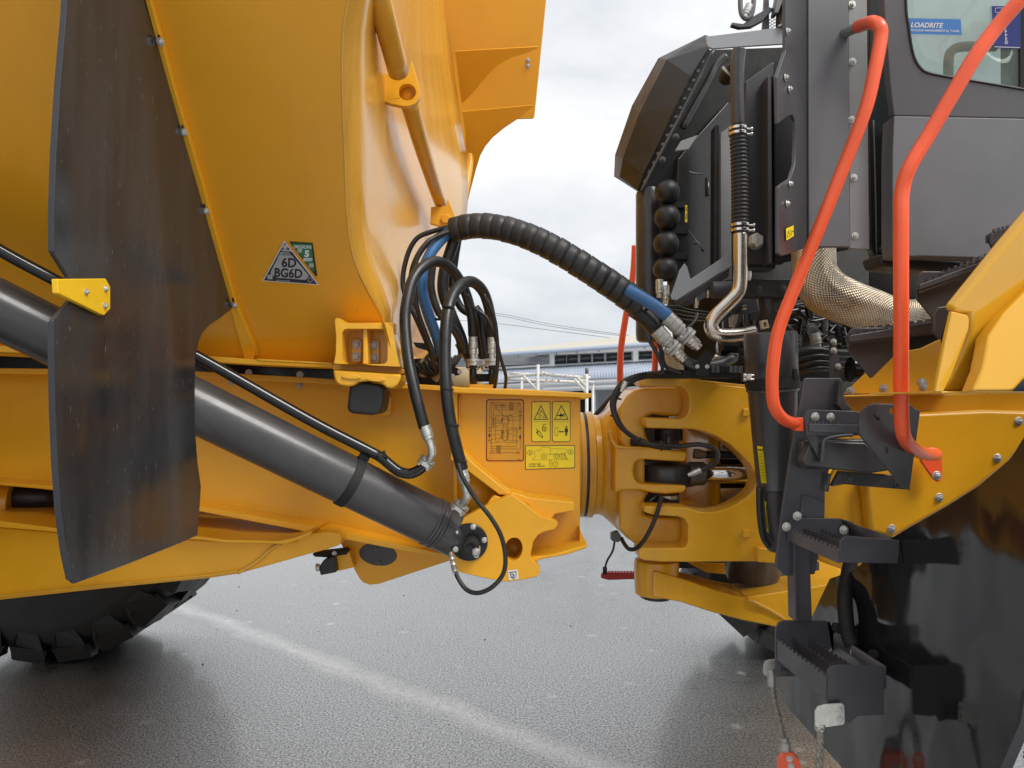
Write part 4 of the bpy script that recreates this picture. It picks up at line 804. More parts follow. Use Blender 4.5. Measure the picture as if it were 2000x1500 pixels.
# lower boss and the arm running to the front axle
lathe('lower_boss', 'yellow_cast', ff, P(1282, 1160, 2.82), (0, 0, 1), [(0, .075), (.004, .082), (.12, .086), (.132, .082), (.136, .07)], 48)
lathe('boss_cap', 'black_rubber', ff, P(1282, 1168, 2.82), (0, 0, 1), [(0, .055), (.006, .064), (.02, .066)], 36)
bolts(ff, Plane((0, 1, 0), (0, 2.76, 0)), [(1268, 1164), (1303, 1166)], .006)
rows = []
arm_top = [(1268, 1104), (1330, 1122), (1400, 1140), (1430, 1145), (1540, 1128), (1640, 1112)]
arm_mid = [(1275, 1118), (1335, 1135), (1400, 1158), (1450, 1170), (1545, 1156), (1650, 1140)]
arm_bot = [(1275, 1162), (1330, 1172), (1385, 1190), (1450, 1207), (1545, 1226), (1650, 1240)]
rows = [[P(x, y, 3.1) for x, y in arm_top], [P(x, y, 2.72) for x, y in arm_mid], [P(x, y, 2.70) for x, y in arm_bot], [P(x, y-8, 3.1) for x, y in arm_bot]]
grid('axle_arm', 'yellow_cast', ff, rows, solid=.02, bev=.008)
tube('weld_bead', 'weld', ff, [(1432, 1146, 3.0), (1448, 1158, 2.85), (1460, 1170, 2.71), (1500, 1190, 2.7), (1535, 1212, 2.7)], .008, 8)
plate('arm_cover', 'yellow_paint', ff, 3.2, [(1345, 1100), (1440, 1103), (1420, 1122), (1380, 1118)], .03)
plate('axle_dark', 'black_dull', ff, 3.3, [(1400, 1098), (1600, 1098), (1600, 1210), (1380, 1150)], .05, bev=0)
lathe('drive_flange', 'dark_grey_paint', ff, P(1470, 1118, 3.0), (0, 0, 1), [(-.03, .10), (0, .11), (.1, .11)], 20)
d = Decal('small_label', hit, 2.9, .001, 'small yellow label seen through the hitch opening'); d.fill(rect(1289, 846, 1304, 862), 'print_yellow'); d.text('VO', 1291, 852, 4, 'print_black', 3, .9, 0, bold=.03); d.line([(1292, 857), (1301, 857)], .6, 'print_black', 3); d.done()
# ladder step of the far side
fstep = empty('far_step', P(1210, 1125, 3.6)); fstep.parent = T; fstep.location = W[fstep]-W[T]
plate('tread_bar', 'red_paint', fstep, 3.6, [(1175, 1120), (1188, 1118), (1250, 1119), (1250, 1131), (1188, 1133), (1174, 1129)], .02, bev=.002)
plate('tread_bar', 'red_paint', fstep, 3.8, [(1188, 1117), (1250, 1118), (1250, 1124), (1188, 1124)], .02, bev=.002)
for k in range(10): lathe('tread_stud', 'red_paint', fstep, P(1190+k*6, 1119, 3.62), (0, 0, 1), [(0, .007), (.01, .005)], 8)
plate('cable_clip', 'black_dull', fstep, 3.58, [(1178, 1108), (1186, 1108), (1186, 1122), (1178, 1122)], .02)

# ---------------------------------------------------------------- engine bay and cooling pack (rear of front unit)
eng = plate('engine_bay', 'black_dull', T, 3.3, [(1400, 110), (1725, 90), (1725, 470), (1800, 480), (1800, 745), (1330, 745), (1310, 600), (1290, 330)], .04, bev=0)
E = eng
# arched cowl
o_ = [(1378, 70, 3.0), (1287, 115, 3.02), (1236, 207, 3.05), (1203, 303, 3.08), (1201, 344, 3.08), (1244, 371, 3.05)]
i_ = [(1384, 96, 2.72), (1350, 150, 2.74), (1320, 208, 2.76), (1280, 296, 2.8), (1258, 340, 2.82), (1247, 371, 2.84)]
m_ = [(1388, 90, 2.84), (1303, 118, 2.84), (1250, 222, 2.88), (1218, 310, 2.92), (1212, 345, 2.95), (1245, 371, 2.95)]
cow = grid('cowl', 'cowl_dark', T, [[P(x+12, y+4, Y+.3) for x, y, Y in o_], [P(*q) for q in o_], [P(*q) for q in m_], [P(*q) for q in i_]], solid=.008, smooth=False)
plate('cowl_lip', 'lip_grey', cow, 2.60, [(1378, 71), (1543, 51), (1543, 85), (1460, 90), (1392, 95), (1384, 92), (1380, 86)], .01, [], .002)
tube('cowl_edge', 'dark_steel', cow, [(1394, 98, 2.7), (1340, 205, 2.73), (1290, 300, 2.77), (1253, 372, 2.8)], .006, 8)
for k in range(14):
    f = k/13; x, y = 1372-f*112, 122+f*232; lathe('rivet', 'dark_steel', cow, P(x, y, 2.735+.07*f), (-.5, -1, 0), [(0, .008), (.006, .006)], 10)
plate('sky_hole', 'print_white', cow, 3.05, ell(1212, 301, 5, 6), .004, bev=0) if False else None
tube('cowl_strut', 'dark_steel', cow, [(1418, 110, 2.8), (1398, 130, 2.8), (1380, 165, 2.8), (1333, 250, 2.82)], .014, 14)
plate('cowl_web', 'black_dull', cow, 2.9, [(1384, 97), (1530, 92), (1530, 180), (1430, 195), (1345, 300), (1330, 350), (1256, 371), (1247, 366), (1257, 332), (1279, 292), (1316, 206), (1346, 149)], .02, bev=.002)
plate('hinge_tab', 'pale_grey_paint', cow, 2.7, [(1330, 275), (1364, 263), (1345, 292), (1318, 295)], .01)
bolts(cow, 2.72, [(1320, 267), (1294, 312)], .012, 'dark_steel')
# panels of the cooling pack
pA = Plane((-.5, 1, 0), P(1380, 400, 2.85))
plate('cooler_panel', 'cooler_dark', E, pA, [(1312, 600), (1325, 310), (1345, 285), (1430, 190), (1430, 560), (1340, 600)], .03, bev=.004)
plate('cooler_rib', 'cooler_dark', E, 2.72, [(1396, 245), (1406, 240), (1406, 560), (1395, 560)], .06, bev=.004)
plate('cooler_strip', 'pale_grey_paint', E, 2.74, [(1407, 260), (1428, 245), (1428, 520), (1407, 535)], .02, bev=.002)
plate('slot', 'black_gloss', E, pA, rrect(1379, 346, 1385, 383, 2), .01, off=.006, bev=0)
tube('latch_rod', 'dark_steel', E, [(1345, 452, 2.7), (1375, 490, 2.66)], .004, 8, sm=0); bolts(E, 2.68, [(1373, 488), (1358, 474)], .008, 'dark_steel')
tube('wire_loop', 'dark_steel', E, [(1345, 335, 2.7), (1358, 339, 2.7), (1372, 339, 2.7)], .003, 6)
plate('cooler_bracket', 'lip_grey', E, 2.45, [(1337, 514), (1342, 520), (1349, 545), (1422, 496), (1425, 498), (1426, 519), (1395, 540), (1322, 586), (1312, 585), (1310, 578), (1320, 550), (1327, 528)], .006, [], .002)
plate('cooler_bracket', 'dark_grey_paint', E, 2.64, [(1322, 586), (1395, 542), (1426, 521), (1424, 540), (1330, 596)], .05, bev=.003)
bolts(E, 2.6, [(1330, 530), (1325, 552), (1307, 579)], .006, 'dark_steel')
# expansion tank
lathe('reservoir', 'dark_grey_paint', T, P(1268, 668, 2.9), (0, 0, 1), [(0, .040), (.008, .050), (.03, .053), (.585, .053), (.605, .046), (.61, .03)], 32)
for c_, r in (((1303, 375), .0515), ((1303, 425), .053), ((1301, 476), .0525), ((1299, 526), .050)):
    o = sphere('accumulator', 'black_rubber', E, P(c_[0], c_[1], 2.78), r*.93)
for y in (400, 451, 501): plate('accumulator_strap', 'black_dull', E, 2.78, rect(1292, y-6, 1345, y+6), .04)
for x, y in ((1288, 560), (1300, 572)): fitting('valve_fitting', (x, y-14, 2.75), (x, y+22, 2.75), .014, E, 'zinc')
# round steel parts and clutter under the coolers
lathe('sensor_drum', 'ladder_grey', E, P(1395, 566, 2.62), (1, 0, 0), [(-.012, .016), (-.010, .03), (0, .031), (.06, .031)], 24)
for x, y in ((1360, 590), (1383, 570), (1410, 560)): fitting('valve_fitting', (x, y-8, 2.66), (x, y+12, 2.66), .010, E, 'steel_pipe')
plate('cross_member', 'dark_grey_paint', E, 2.62, [(1420, 545), (1600, 545), (1620, 580), (1425, 578)], .08, bev=.004)
bolts(E, 2.62, [(1480, 566), (1528, 566)], .016, 'dark_steel')
plate('upper_member', 'dark_grey_paint', E, 2.55, [(1455, 512), (1518, 512), (1515, 525), (1458, 525)], .08, bev=.004)
fitting('valve_fitting', (1462, 530, 2.5), (1462, 548, 2.5), .010, E)
lathe('pulley', 'dark_grey_paint', E, P(1470, 635, 2.85), (0, -1, 0), [(0, .12), (.02, .12), (.022, .10), (.03, .1), (.03, .05), (.06, .05)], 36)
tube('duct', 'dark_grey_paint', E, [(1500, 570, 2.7), (1505, 610, 2.7), (1512, 640, 2.72)], .045, 22)
for k, (x, y, r) in enumerate(((1435, 625, .016), (1458, 628, .013), (1474, 640, .014), (1570, 640, .018), (1590, 665, .02), (1560, 668, .014), (1610, 640, .012), (1640, 655, .02), (1676, 665, .018), (1600, 700, .015), (1700, 690, .02), (1580, 610, .016), (1660, 610, .02), (1540, 600, .016))):
    fitting('engine_fitting', (x, y-14, 2.72), (x+random.uniform(-6, 10), y+14, 2.72), r, E, ['zinc_dull', 'dark_steel', 'dark_steel', 'black_gloss'][k % 4])
tube('elbow', 'steel_pipe', E, [(1437, 615, 2.7), (1444, 604, 2.7), (1458, 600, 2.7)], .009, 12)
lathe('pump_face', 'dark_steel', E, P(1576, 650, 2.8), (0, -1, 0), [(0, .035), (.03, .035), (.032, .02), (.05, .02)], 24)
for k in range(4): bolt(E, P(1576, 650, 2.77)+Vector((.028*math.cos(k*1.57+.7), 0, .028*math.sin(k*1.57+.7))), r=.008, mat='dark_steel')
lathe('pump_face', 'dark_steel', E, P(1576, 672, 2.8), (0, -1, 0), [(0, .03), (.03, .03)], 24)
for k in range(4): tube('coolant_hose', 'black_rubber', E, [(1545, 690+k*14, 2.7+k*.02), (1590, 684+k*12, 2.68), (1640, 690+k*10, 2.7), (1720, 690+k*8, 2.74)], .016-.002*k, 14)
for k in range(34):
    x0, y0 = random.uniform(1430, 1700), random.uniform(585, 700)
    tube('cable', random.choice(['hose_black', 'black_gloss', 'dark_steel']), E, [(x0, y0, 2.9), (x0+random.uniform(10, 40), y0+random.uniform(-25, 25), 2.85), (x0+random.uniform(40, 90), y0+random.uniform(-30, 30), 2.88)], random.uniform(.004, .010), 8)
for k in range(22):
    x0, y0 = random.uniform(1445, 1700), random.uniform(590, 700); s_ = random.uniform(8, 20)
    plate('engine_block', random.choice(['dark_steel', 'black_gloss', 'dark_grey_paint']), E, random.uniform(2.9, 3.05), rrect(x0, y0, x0+s_*1.4, y0+s_, 3), .1, bev=.006)
plate('engine_bracket', 'dark_grey_paint', E, 2.55, [(1621, 664), (1632, 662), (1636, 690), (1646, 725), (1648, 748), (1622, 748)], .01, bev=.002)
bolts(E, 2.55, [(1628, 668), (1628, 685), (1637, 716)], .011, 'zinc_dull')
lathe('alternator', 'black_gloss', E, P(1660, 722, 2.55), (1, 0, 0), [(0, .03), (0, .045), (.05, .045)], 24); lathe('alternator_ring', 'zinc_dull', E, P(1676, 722, 2.55), (1, 0, 0), [(0, .046), (.012, .046)], 24)
# low black filters left of the canister
lathe('oil_filter', 'black_gloss', E, P(1401, 678, 2.6), (1, 0, 0), [(0, .02), (.006, .034), (.02, .037), (.12, .037)], 26)
for y in (672, 686, 700): lathe('connector', 'black_dull', E, P(1443, y, 2.5), (1, 0, 0), [(0, .010), (.004, .014), (.03, .014)], 12)
plate('pipe_bracket', 'black_dull', E, 2.44, [(1378, 683), (1398, 690), (1386, 712), (1385, 735), (1358, 734), (1360, 708), (1370, 696)], .008, bev=.002); bolts(E, 2.44, [(1362, 716), (1381, 716)], .007)
plate('connector_strip', 'black_dull', E, 2.5, [(1325, 722), (1440, 726), (1440, 738), (1270, 738), (1272, 730), (1300, 728)], .12, bev=.003)
for k in range(9): lathe('connector', random.choice(['black_dull', 'dark_steel']), E, P(1392+k*9, 728, 2.5), (0, 0, 1), [(0, .010), (.02, .010), (.024, .006)], 10)
lathe('hinge_cap', 'black_rubber', E, P(1300, 733, 2.62), (0, 0, 1), [(-.012, .05), (-.002, .054), (.004, .04), (.02, .02)], 30)
lathe('pipe_stub', 'tan_plastic', E, P(1317, 728, 2.72), (0, 0, 1), [(0, .035), (.12, .035)], 20)
# breather line: black pipe, ribbed hose, clamps, bright steel pipe
tube('breather_pipe', 'dark_grey_paint', E, [(1444, 98, 2.42), (1442, 110, 2.42), (1440, 135, 2.42), (1440, 170, 2.42), (1442, 250, 2.42)], .0225, 22)
n = 200; pp = [P(1442, 248, 2.42).lerp(P(1446, 446, 2.42), k/n)+Vector((.003*math.sin(3*k/n), 0, 0)) for k in range(n+1)]
bm = bmesh.new(); add_tube(bm, pp, [.0285+.0020*math.sin(k*2*math.pi*26/n) for k in range(n+1)], 26); from_bm('ribbed_hose', bm, 'black_rubber', E)
for x, y in ((1442, 252), (1442, 262), (1446, 440), (1446, 450)):
    lathe('hose_clamp', 'chrome', E, P(x, y+3, 2.42), (0, 0, 1), [(0, .028), (0, .0315), (.010, .0315), (.010, .028)], 30)
    lathe('clamp_screw', 'zinc', E, P(x+16, y, 2.40), (1, -.1, 0), [(0, .004), (.014, .004), (.014, .0065), (.02, .0065)], 8)
tube('steel_tube', 'steel_pipe', E, [(1446, 455, 2.42), (1446, 500, 2.42), (1445, 555, 2.42), (1437, 577, 2.42), (1418, 597, 2.42), (1398, 617, 2.42), (1389, 635, 2.42), (1396, 650, 2.42), (1415, 655, 2.42), (1450, 653, 2.42), (1475, 648, 2.42)], .0235, 26)
tube('breather_elbow', 'black_dull', E, [(1437, 135, 2.46), (1424, 142, 2.5), (1418, 152, 2.55)], .026, 18); lathe('hose_clamp', 'zinc_dull', E, P(1424, 140, 2.48), (-.5, .4, -.5), [(0, .028), (.008, .028)], 24)
# dark upright panel with the hexagon plug
plate('upright_panel', 'dark_grey_paint', E, 2.52, [(1455, 160), (1510, 120), (1530, 145), (1530, 515), (1458, 515)], .03, bev=.004)
plate('upright_rib', 'dark_grey_paint', E, 2.46, [(1499, 148), (1507, 146), (1510, 512), (1502, 515)], .07, bev=.003)
plate('upright_rib', 'black_dull', E, 2.49, [(1509, 148), (1530, 140), (1530, 515), (1511, 512)], .02, bev=.001)
lathe('hex_plug', 'pale_interior', E, P(1475, 472, 2.52), (0, -1, 0), [(0, .029), (.004, .029)], 30); lathe('hex_plug', 'white_paint', E, P(1475, 471, 2.515), (0, -1, 0), [(0, .026), (.018, .026), (.022, .022)], 6)
d = Decal('caution_sticker', E, 2.66, .001, 'narrow yellow caution sticker beside the accumulators'); d.fill(rect(1338, 401, 1342, 434), 'print_yellow', 1); d.line([(1340, 405), (1340, 412)], 1.6, 'print_black', 2); d.line([(1340, 418), (1340, 428)], 1.6, 'print_black', 2); d.done()
# top clutter: handrail base, mesh grille and brackets above the cowl
tube('mirror_arm', 'grey_paint', E, [(1447, -40, 2.6), (1446, 10, 2.6), (1450, 30, 2.6), (1460, 36, 2.6), (1470, 20, 2.6), (1474, -30, 2.6)], .009, 10)
fitting('arm_end', (1464, 10, 2.6), (1454, 34, 2.6), .014, E, 'zinc')
plate('latch_arm', 'dark_grey_paint', E, 2.6, [(1430, 43), (1452, 46), (1470, 32), (1488, 22), (1500, 12), (1512, 16), (1490, 40), (1468, 52), (1445, 54), (1428, 49)], .02, bev=.003)
for k in range(5):
    for j in range(5):
        cx_, cy_ = 1499+k*4.6, 34+j*6+(k % 2)*3
        tube('grille_wire', 'black_dull', E, [(cx_-2, cy_, 2.66), (cx_, cy_+2.6, 2.66), (cx_+2.6, cy_, 2.66)], .0016, 5, sm=0)
plate('grille_frame', 'dark_grey_paint', E, 2.62, [(1490, 60), (1495, -20), (1502, -20), (1503, 60)], .02, bev=.002)
plate('step_block', 'grey_paint', E, 2.58, [(1512, 25), (1522, -30), (1550, -30), (1548, 48), (1528, 50), (1530, 0), (1520, 25)], .04, bev=.003)
tube('post', 'dark_grey_paint', E, [(1524, -20, 2.62), (1523, 52, 2.62)], .014, 12, sm=0); tube('post', 'dark_grey_paint', E, [(1537, -20, 2.62), (1536, 52, 2.62)], .014, 12, sm=0)
plate('lip_tab', 'print_white', E, 2.59, [(1519, 50), (1541, 36), (1541, 51)], .01, bev=.001)

# ---------------------------------------------------------------- air intake cover (folded sheet) next to the cab
cov = plate('side_cover', 'grey_paint', T, 1.98, [(1577, -160), (1656, -160), (1661, 483), (1579, 483)], .012, [], .004)
plate('cover_flange', 'pale_grey_paint', cov, 1.995, [(1655, -160), (1692, -160), (1698, 487), (1660, 485)], .012, [], .002)
sdp = Plane((-1.3, 1, 0), P(1577, 250, 1.985))
plate('cover_return', 'dark_grey_paint', cov, sdp, [(1578, -160), (1579, 483), (1548, 494), (1528, 500), (1521, 495), (1521, 365), (1530, 357), (1545, 348), (1553, 320), (1555, 255), (1553, 235), (1548, 225), (1538, 228), (1528, 236), (1520, 242), (1518, 150), (1535, 100), (1536, -160)], .01, [], .003)
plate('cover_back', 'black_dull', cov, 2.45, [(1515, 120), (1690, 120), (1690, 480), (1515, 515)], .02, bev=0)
bolts(cov, 1.995, [(1664, 9), (1665, 121), (1663, 234), (1668, 347), (1670, 461)], .010)
bolts(cov, sdp, [(1532, 152), (1540, 175), (1541, 360), (1535, 398), (1536, 402-340)], .009, off=.002)
d = Decal('caution_sticker', cov, sdp, .002, 'small yellow caution sticker on the side cover'); d.fill([(1532, 446), (1548.5, 439), (1548.5, 462), (1533, 471)], 'print_black', 1); d.fill([(1532.7, 446.8), (1547.9, 440.2), (1547.9, 461.4), (1533.6, 469.8)], 'print_yellow', 2)
d.line([(1535, 464), (1537, 451), (1541, 461)], .9, 'print_black', 3, True); d.line([(1541, 449), (1543.5, 459)], .8, 'print_black', 3); d.line([(1544.5, 453), (1547, 452)], 1.6, 'print_black', 3); d.done()
# ---------------------------------------------------------------- cab
cl_ = YP(1.93)
up_ = Plane((0, 1, .28), P(1850, 225, 1.93))
win = [(1765, -200), (1769, 0), (1774, 50), (1781, 95), (1788, 118), (1798, 133), (1812, 142), (1850, 150), (1930, 163), (2120, 195), (2120, -200)]
cab = plate('cab', 'grey_paint', T, cl_, [(1746, 226), (2300, 238), (2300, 560), (1995, 520), (1900, 503), (1800, 500), (1760, 502), (1745, 500), (1743, 470), (1743, 300)], .06, [], .003, segs=2)
plate('door_upper', 'grey_paint', cab, up_, [(1722, -200), (1726, 0), (1731, 70), (1738, 160), (1746, 226), (2300, 238), (2300, 190), (2122, 190)]+[(x, y) for x, y in win[::-1][1:] if y > -190]+[(1765, -200)], .03, [], .006)
plate('window', 'window_glass', cab, up_, [(1764, -200), (1768, 0), (1773, 52), (1780, 97), (1787, 121), (1797, 136), (1811, 145), (1850, 153), (1930, 166), (2130, 200), (2130, -200)], .004, off=-.012, bev=0)
tube('window_seal', 'black_rubber', cab, [(x, y, up_(x, y).y) for x, y in win[:-1]], .0035, 8)
plate('window_pillar', 'black_gloss', cab, up_, [(1993, -200), (2010, -200), (2010, 180), (1990, 176), (1996, 165)], .01, off=-.006, bev=.001)
plate('cab_gap_shade', 'black_gloss', cab, 2.12, [(1695, -160), (1740, -160), (1752, 200), (1752, 515), (1712, 515), (1700, 480)], .03, bev=.004)  # black plate in place of the dark gap beside the cab
plate('cab_lower_trim', 'black_rubber', cab, 2.0, [(1714, 495), (1745, 500), (2300, 540), (2300, 575), (1730, 520), (1720, 516)], .1, bev=.01)
tube('trim_line', 'grey_paint', cab, [(1706, 235, 2.1), (1710, 380, 2.1), (1712, 500, 2.1)], .002, 6)
bolts(cab, 2.1, [(1711, 166), (1703, 178), (1721, 488)], .008, 'dark_steel')
# cab interior
plate('grab_bar_base', 'dark_grey_paint', cab, 2.4, rect(1848, 150, 1860, 300), .02)
tube('seat_rail', 'bark_brown', cab, [(1853, 175, 2.15), (1853, 115, 2.15), (1862, 97, 2.15), (1885, 91, 2.15), (1945, 91, 2.15)], .0085*1.6, 16)
plate('door_pad', 'seat_cloth', cab, 2.2, [(1975, 80), (2000, 80), (2000, 190), (1975, 185)], .05)
plate('roof', 'grey_paint', cab, Plane((0, 0, 1), (0, 0, 3.05)), [(1600, -500), (2100, -500), (2400, -400), (1700, -400)], .05, bev=0) if False else None
d = Decal('payload_sticker', cab, up_, -.004, 'light blue window sticker reading LOADRITE')
d.fill([(1775, 35), (1878, 37), (1880, 68), (1780, 66)], 'print_blue'); d.text('LOADRITE', 1779, 52.5, 9.5, 'print_white', 3, .98, 1.5, shear=.25, bold=.03); d.text('PAYLOAD MANAGEMENT by Trimble', 1780, 60.5, 4, 'print_white', 3, 1.02, 1, bold=.02); d.done()
d = Decal('equipped_sign', cab, up_, -.004, 'dark blue sign in the cab window reading EQUIPPED')
d.fill([(1938, 11), (1995, 12), (1995, 94), (1944, 94)], 'print_deep_blue'); d.line(rrect(1945, 15, 1983, 24, 3), .9, 'print_white', 3, True); d.line([(1944, 91), (1993, 92.5)], 1.2, 'print_white', 3)
for k, c_ in enumerate('EQUIPPED'): d.text(c_, 1964+k*.4, 36+k*7.1-.2, 5.6, 'print_white', 3, 1.15, 0, 'CENTER', bold=.02)
d.done()

# ---------------------------------------------------------------- exhaust with woven heat wrap
ex = tube('exhaust_pipe', 'heat_wrap', T, [(1588, 440, 2.3), (1589, 500, 2.3), (1592, 535, 2.3), (1612, 568, 2.3), (1650, 588, 2.3), (1700, 606, 2.32), (1745, 618, 2.34), (1785, 610, 2.38), (1830, 596, 2.44)], [.066, .066, .068, .074, .070, .068, .062, .042, .034], 40, 10, uv=True)

# ---------------------------------------------------------------- handrails
def rail(pts, r, foot=None, label=None):
    o = tube('handrail', 'orange_paint', T, pts, r, 22, 10)
    if label: o['label'] = label
    return o
r1_ = rail([(1676, 52, 1.92), (1692, 46, 1.88), (1706, 44, 1.84), (1718, 52, 1.82), (1720, 75, 1.82), (1708, 140, 1.82), (1690, 215, 1.83), (1650, 320, 1.86), (1602, 440, 1.89), (1555, 555, 1.92), (1522, 640, 1.94), (1511, 700, 1.95), (1508, 755, 1.96), (1513, 795, 1.97), (1530, 818, 1.99), (1550, 827, 2.01), (1562, 829, 2.02)], .0165, label='orange handrail bending in at its foot beside the filter canister')
tube('rail_socket', 'pale_grey_paint', r1_, [(1650, 64, 1.98), (1668, 56, 1.94), (1680, 50, 1.91)], .0135, 18)
plate('rail_foot', 'orange_paint', r1_, 2.0, [(1553, 817), (1570, 815), (1570, 843), (1555, 842)], .03, bev=.003)
r2_ = rail([(2270, -420, 1.95), (2240, -400, 1.72), (2200, -330, 1.6), (2075, -100, 1.62), (2010, -20, 1.64), (1985, 8, 1.65), (1945, 55, 1.67), (1905, 110, 1.68), (1860, 185, 1.7), (1815, 262, 1.72), (1776, 328, 1.73), (1762, 375, 1.74), (1760, 440, 1.74), (1760, 600, 1.75), (1760, 760, 1.77), (1762, 830, 1.79), (1768, 858, 1.82), (1785, 877, 1.88), (1808, 887, 1.96), (1828, 888, 2.04)], .0172, label='long orange handrail curving up past the cab window')
plate('rail_foot', 'orange_paint', r2_, 2.08, [(1801, 876), (1822, 874), (1834, 876), (1840, 884), (1842, 930), (1838, 940), (1832, 942), (1824, 936), (1800, 902), (1797, 892)], .012, bev=.003)
bolts(r2_, 2.08, [(1829, 929)], .013)
r3_ = rail([(1240, 480, 3.9), (1236, 540, 3.9), (1222, 620, 3.9), (1213, 680, 3.9), (1211, 730, 3.9), (1212, 760, 3.9), (1216, 800, 3.9)], .0175, label='orange handrail of the far side, behind the hose bundle')
r4_ = rail([(1280, 660, 3.7), (1280, 690, 3.7), (1279, 730, 3.7)], .016, label='short stretch of orange handrail behind the dark tank')

# ---------------------------------------------------------------- air filter canister
fa, fb = P(1504, 648, 2.2), P(1521, 1075, 2.25); fax = fb-fa; fl = fax.length
can = lathe('filter_canister', 'dark_grey_paint', T, fa, fax, [(0, .070), (.002, .074), (.012, .0775), (fl*.2, .0765), (fl*.205, .074), (fl*.5, .064), (fl*.7, .057), (fl*.703, .0585), (fl*.71, .0585), (fl*.713, .0555), (fl*.92, .050), (fl*.93, .046), (fl*.97, .044), (fl, .03)], 44)
lathe('band_clamp', 'black_dull', can, fa+fax*.205, fax, [(0, .076), (0, .079), (.03, .078), (.03, .075)], 44)
lathe('band_clamp', 'dark_grey_paint', can, fa+fax*.255, fax, [(0, .074), (0, .0765), (.008, .0765), (.008, .073)], 44)
plate('clamp_ears', 'black_dull', can, 2.11, [(1452, 728), (1470, 727), (1471, 745), (1454, 746)], .03, bev=.002)
for y in (733, 741): lathe('clamp_screw', 'zinc', can, P(1452, y, 2.1), (1, -.1, 0), [(0, .006), (.008, .006), (.008, .003), (.03, .003)], 8)
lathe('clamp_screw', 'zinc', can, P(1461, 736, 2.1), (0, -1, 0), [(0, .008), (.012, .008), (.012, .004)], 14)
plate('latch', 'black_dull', can, 2.14, [(1549, 722), (1558, 720), (1560, 738), (1552, 742)], .03, bev=.002)
plate('indicator_clip', 'tan_plastic', can, 2.16, [(1487, 626), (1499, 624), (1503, 640), (1490, 643)], .02, [[(1491, 630), (1497, 629), (1499, 637), (1493, 639)]], .001)
tube('drain_tube', 'black_rubber', can, [(1483, 952, 2.2), (1484, 1000, 2.2), (1490, 1045, 2.2), (1503, 1068, 2.2)], .010, 12)
fs_ = Plane((-.55, 1, 0), P(1485, 907, 2.185))
d = Decal('filter_sticker', can, fs_, .003, 'yellow sticker with black print on the filter canister, reading VOLVO')
d.fill([(1477, 871), (1488, 872), (1496, 944), (1485, 943)], 'print_yellow'); d.text('VOLVO', 1475.5, 880, 4, 'print_black', 3, .85, 2, bold=.03)
for k in range(9): d.line([(1479+k*.8, 886+k*6), (1486+k*.8, 886.5+k*6)], .6, 'print_black', 3)
d.done()
d = Decal('filter_sticker', can, Plane((-.8, 1, 0), P(1493, 1010, 2.2)), .003, 'narrow faded yellow sticker low on the filter canister')
d.fill([(1491, 978), (1495, 980), (1499, 1040), (1496, 1038)], 'print_yellow'); d.line([(1494, 986), (1496, 1030)], 1, 'print_black', 3); d.done()

# ---------------------------------------------------------------- tractor side plate (yellow) and fender
pl_ = YP(2.18)
sp = plate('side_plate', 'yellow_paint', T, pl_, [(1640, 778), (1652, 773), (1835, 770), (2060, 764), (2300, 764), (2300, 860), (2010, 860), (1972, 903), (1920, 946), (1850, 990), (1800, 1018), (1742, 1050), (1662, 1118), (1600, 1096), (1596, 1040), (1602, 1000), (1612, 950), (1640, 900)], .02, [], .004)
plate('side_plate_fold', 'yellow_paint', sp, 2.13, [(1790, 806), (1930, 800), (2300, 812), (2300, 870), (2000, 866), (1972, 903), (1908, 955), (1850, 992), (1800, 1020), (1745, 1052), (1700, 1040), (1690, 940)], .05, [], .014, segs=3)
bolts(sp, 2.13, [(1989, 823), (1948, 895), (1834, 972), (1741, 1033)], .013)
plate('upper_plate', 'yellow_paint', sp, 2.17, [(1650, 769), (1720, 702), (1745, 690), (1800, 680), (1838, 662), (1842, 690), (1824, 770)], .012, [], .003)
bolts(sp, 2.17, [(1661, 764), (1726, 759), (1803, 756)], .013, 'zinc_dull')
plate('upper_ledge', 'yellow_paint', sp, 2.12, [(1648, 772), (1870, 765), (1870, 769), (1650, 776)], .06, bev=.002)
plate('worn_patch', 'zinc_dull', sp, 2.168, cr([(1793, 744, 0), (1800, 738, 0), (1808, 742, 0), (1810, 750, 0), (1800, 754, 0), (1793, 750, 0)], 3, True) and [(v.x, v.y) for v in cr([(1793, 744, 0), (1800, 738, 0), (1808, 742, 0), (1810, 750, 0), (1800, 754, 0), (1793, 750, 0)], 3, True)], .002, bev=0)
# fender: folded shell
fen_rows = []
A_ = [(2330, 30, 1.62), (2010, 424, 1.62), (1940, 506, 1.62), (1890, 566, 1.62), (1862, 600, 1.62)]
fd = Plane((-.25, 1, .35), P(1950, 620, 1.5))
fender = plate('fender', 'fender_paint', T, fd, [(2330, 200), (2190, 215), (2010, 424), (1960, 483), (1910, 545), (1862, 604), (1868, 612), (1893, 616), (1895, 640), (1880, 690), (1857, 736), (1833, 767), (2330, 762)], .03, [], .010, segs=3)
plate('fender_face', 'fender_paint', fender, Plane((-.05, 1, -.10), P(1970, 650, 1.46)), [(2330, 340), (2200, 360), (2060, 500), (2010, 560), (1962, 610), (1930, 655), (1926, 680), (1918, 720), (1900, 764), (2330, 762)], .04, [], .006, segs=3)
plate('fender_return', 'fender_paint', fender, Plane((-.28, 1, .12), P(1870, 690, 1.478)), [(1860, 608), (1890, 615), (1894, 622), (1893, 642), (1884, 668), (1858, 736), (1843, 766), (1827, 766), (1840, 700), (1850, 650)], .01, [], .003)
plate('fender_stripe', 'print_navy', fender, Plane((-.05, 1, -.10), P(1970, 650, 1.455)), [(1978, 764), (2002, 738), (2100, 660), (2330, 590), (2330, 764)], .002, bev=0)
plate('fender_lip', 'fender_paint', fender, 1.5, [(1838, 764), (2330, 760), (2330, 766), (1838, 769)], .3, bev=.002)

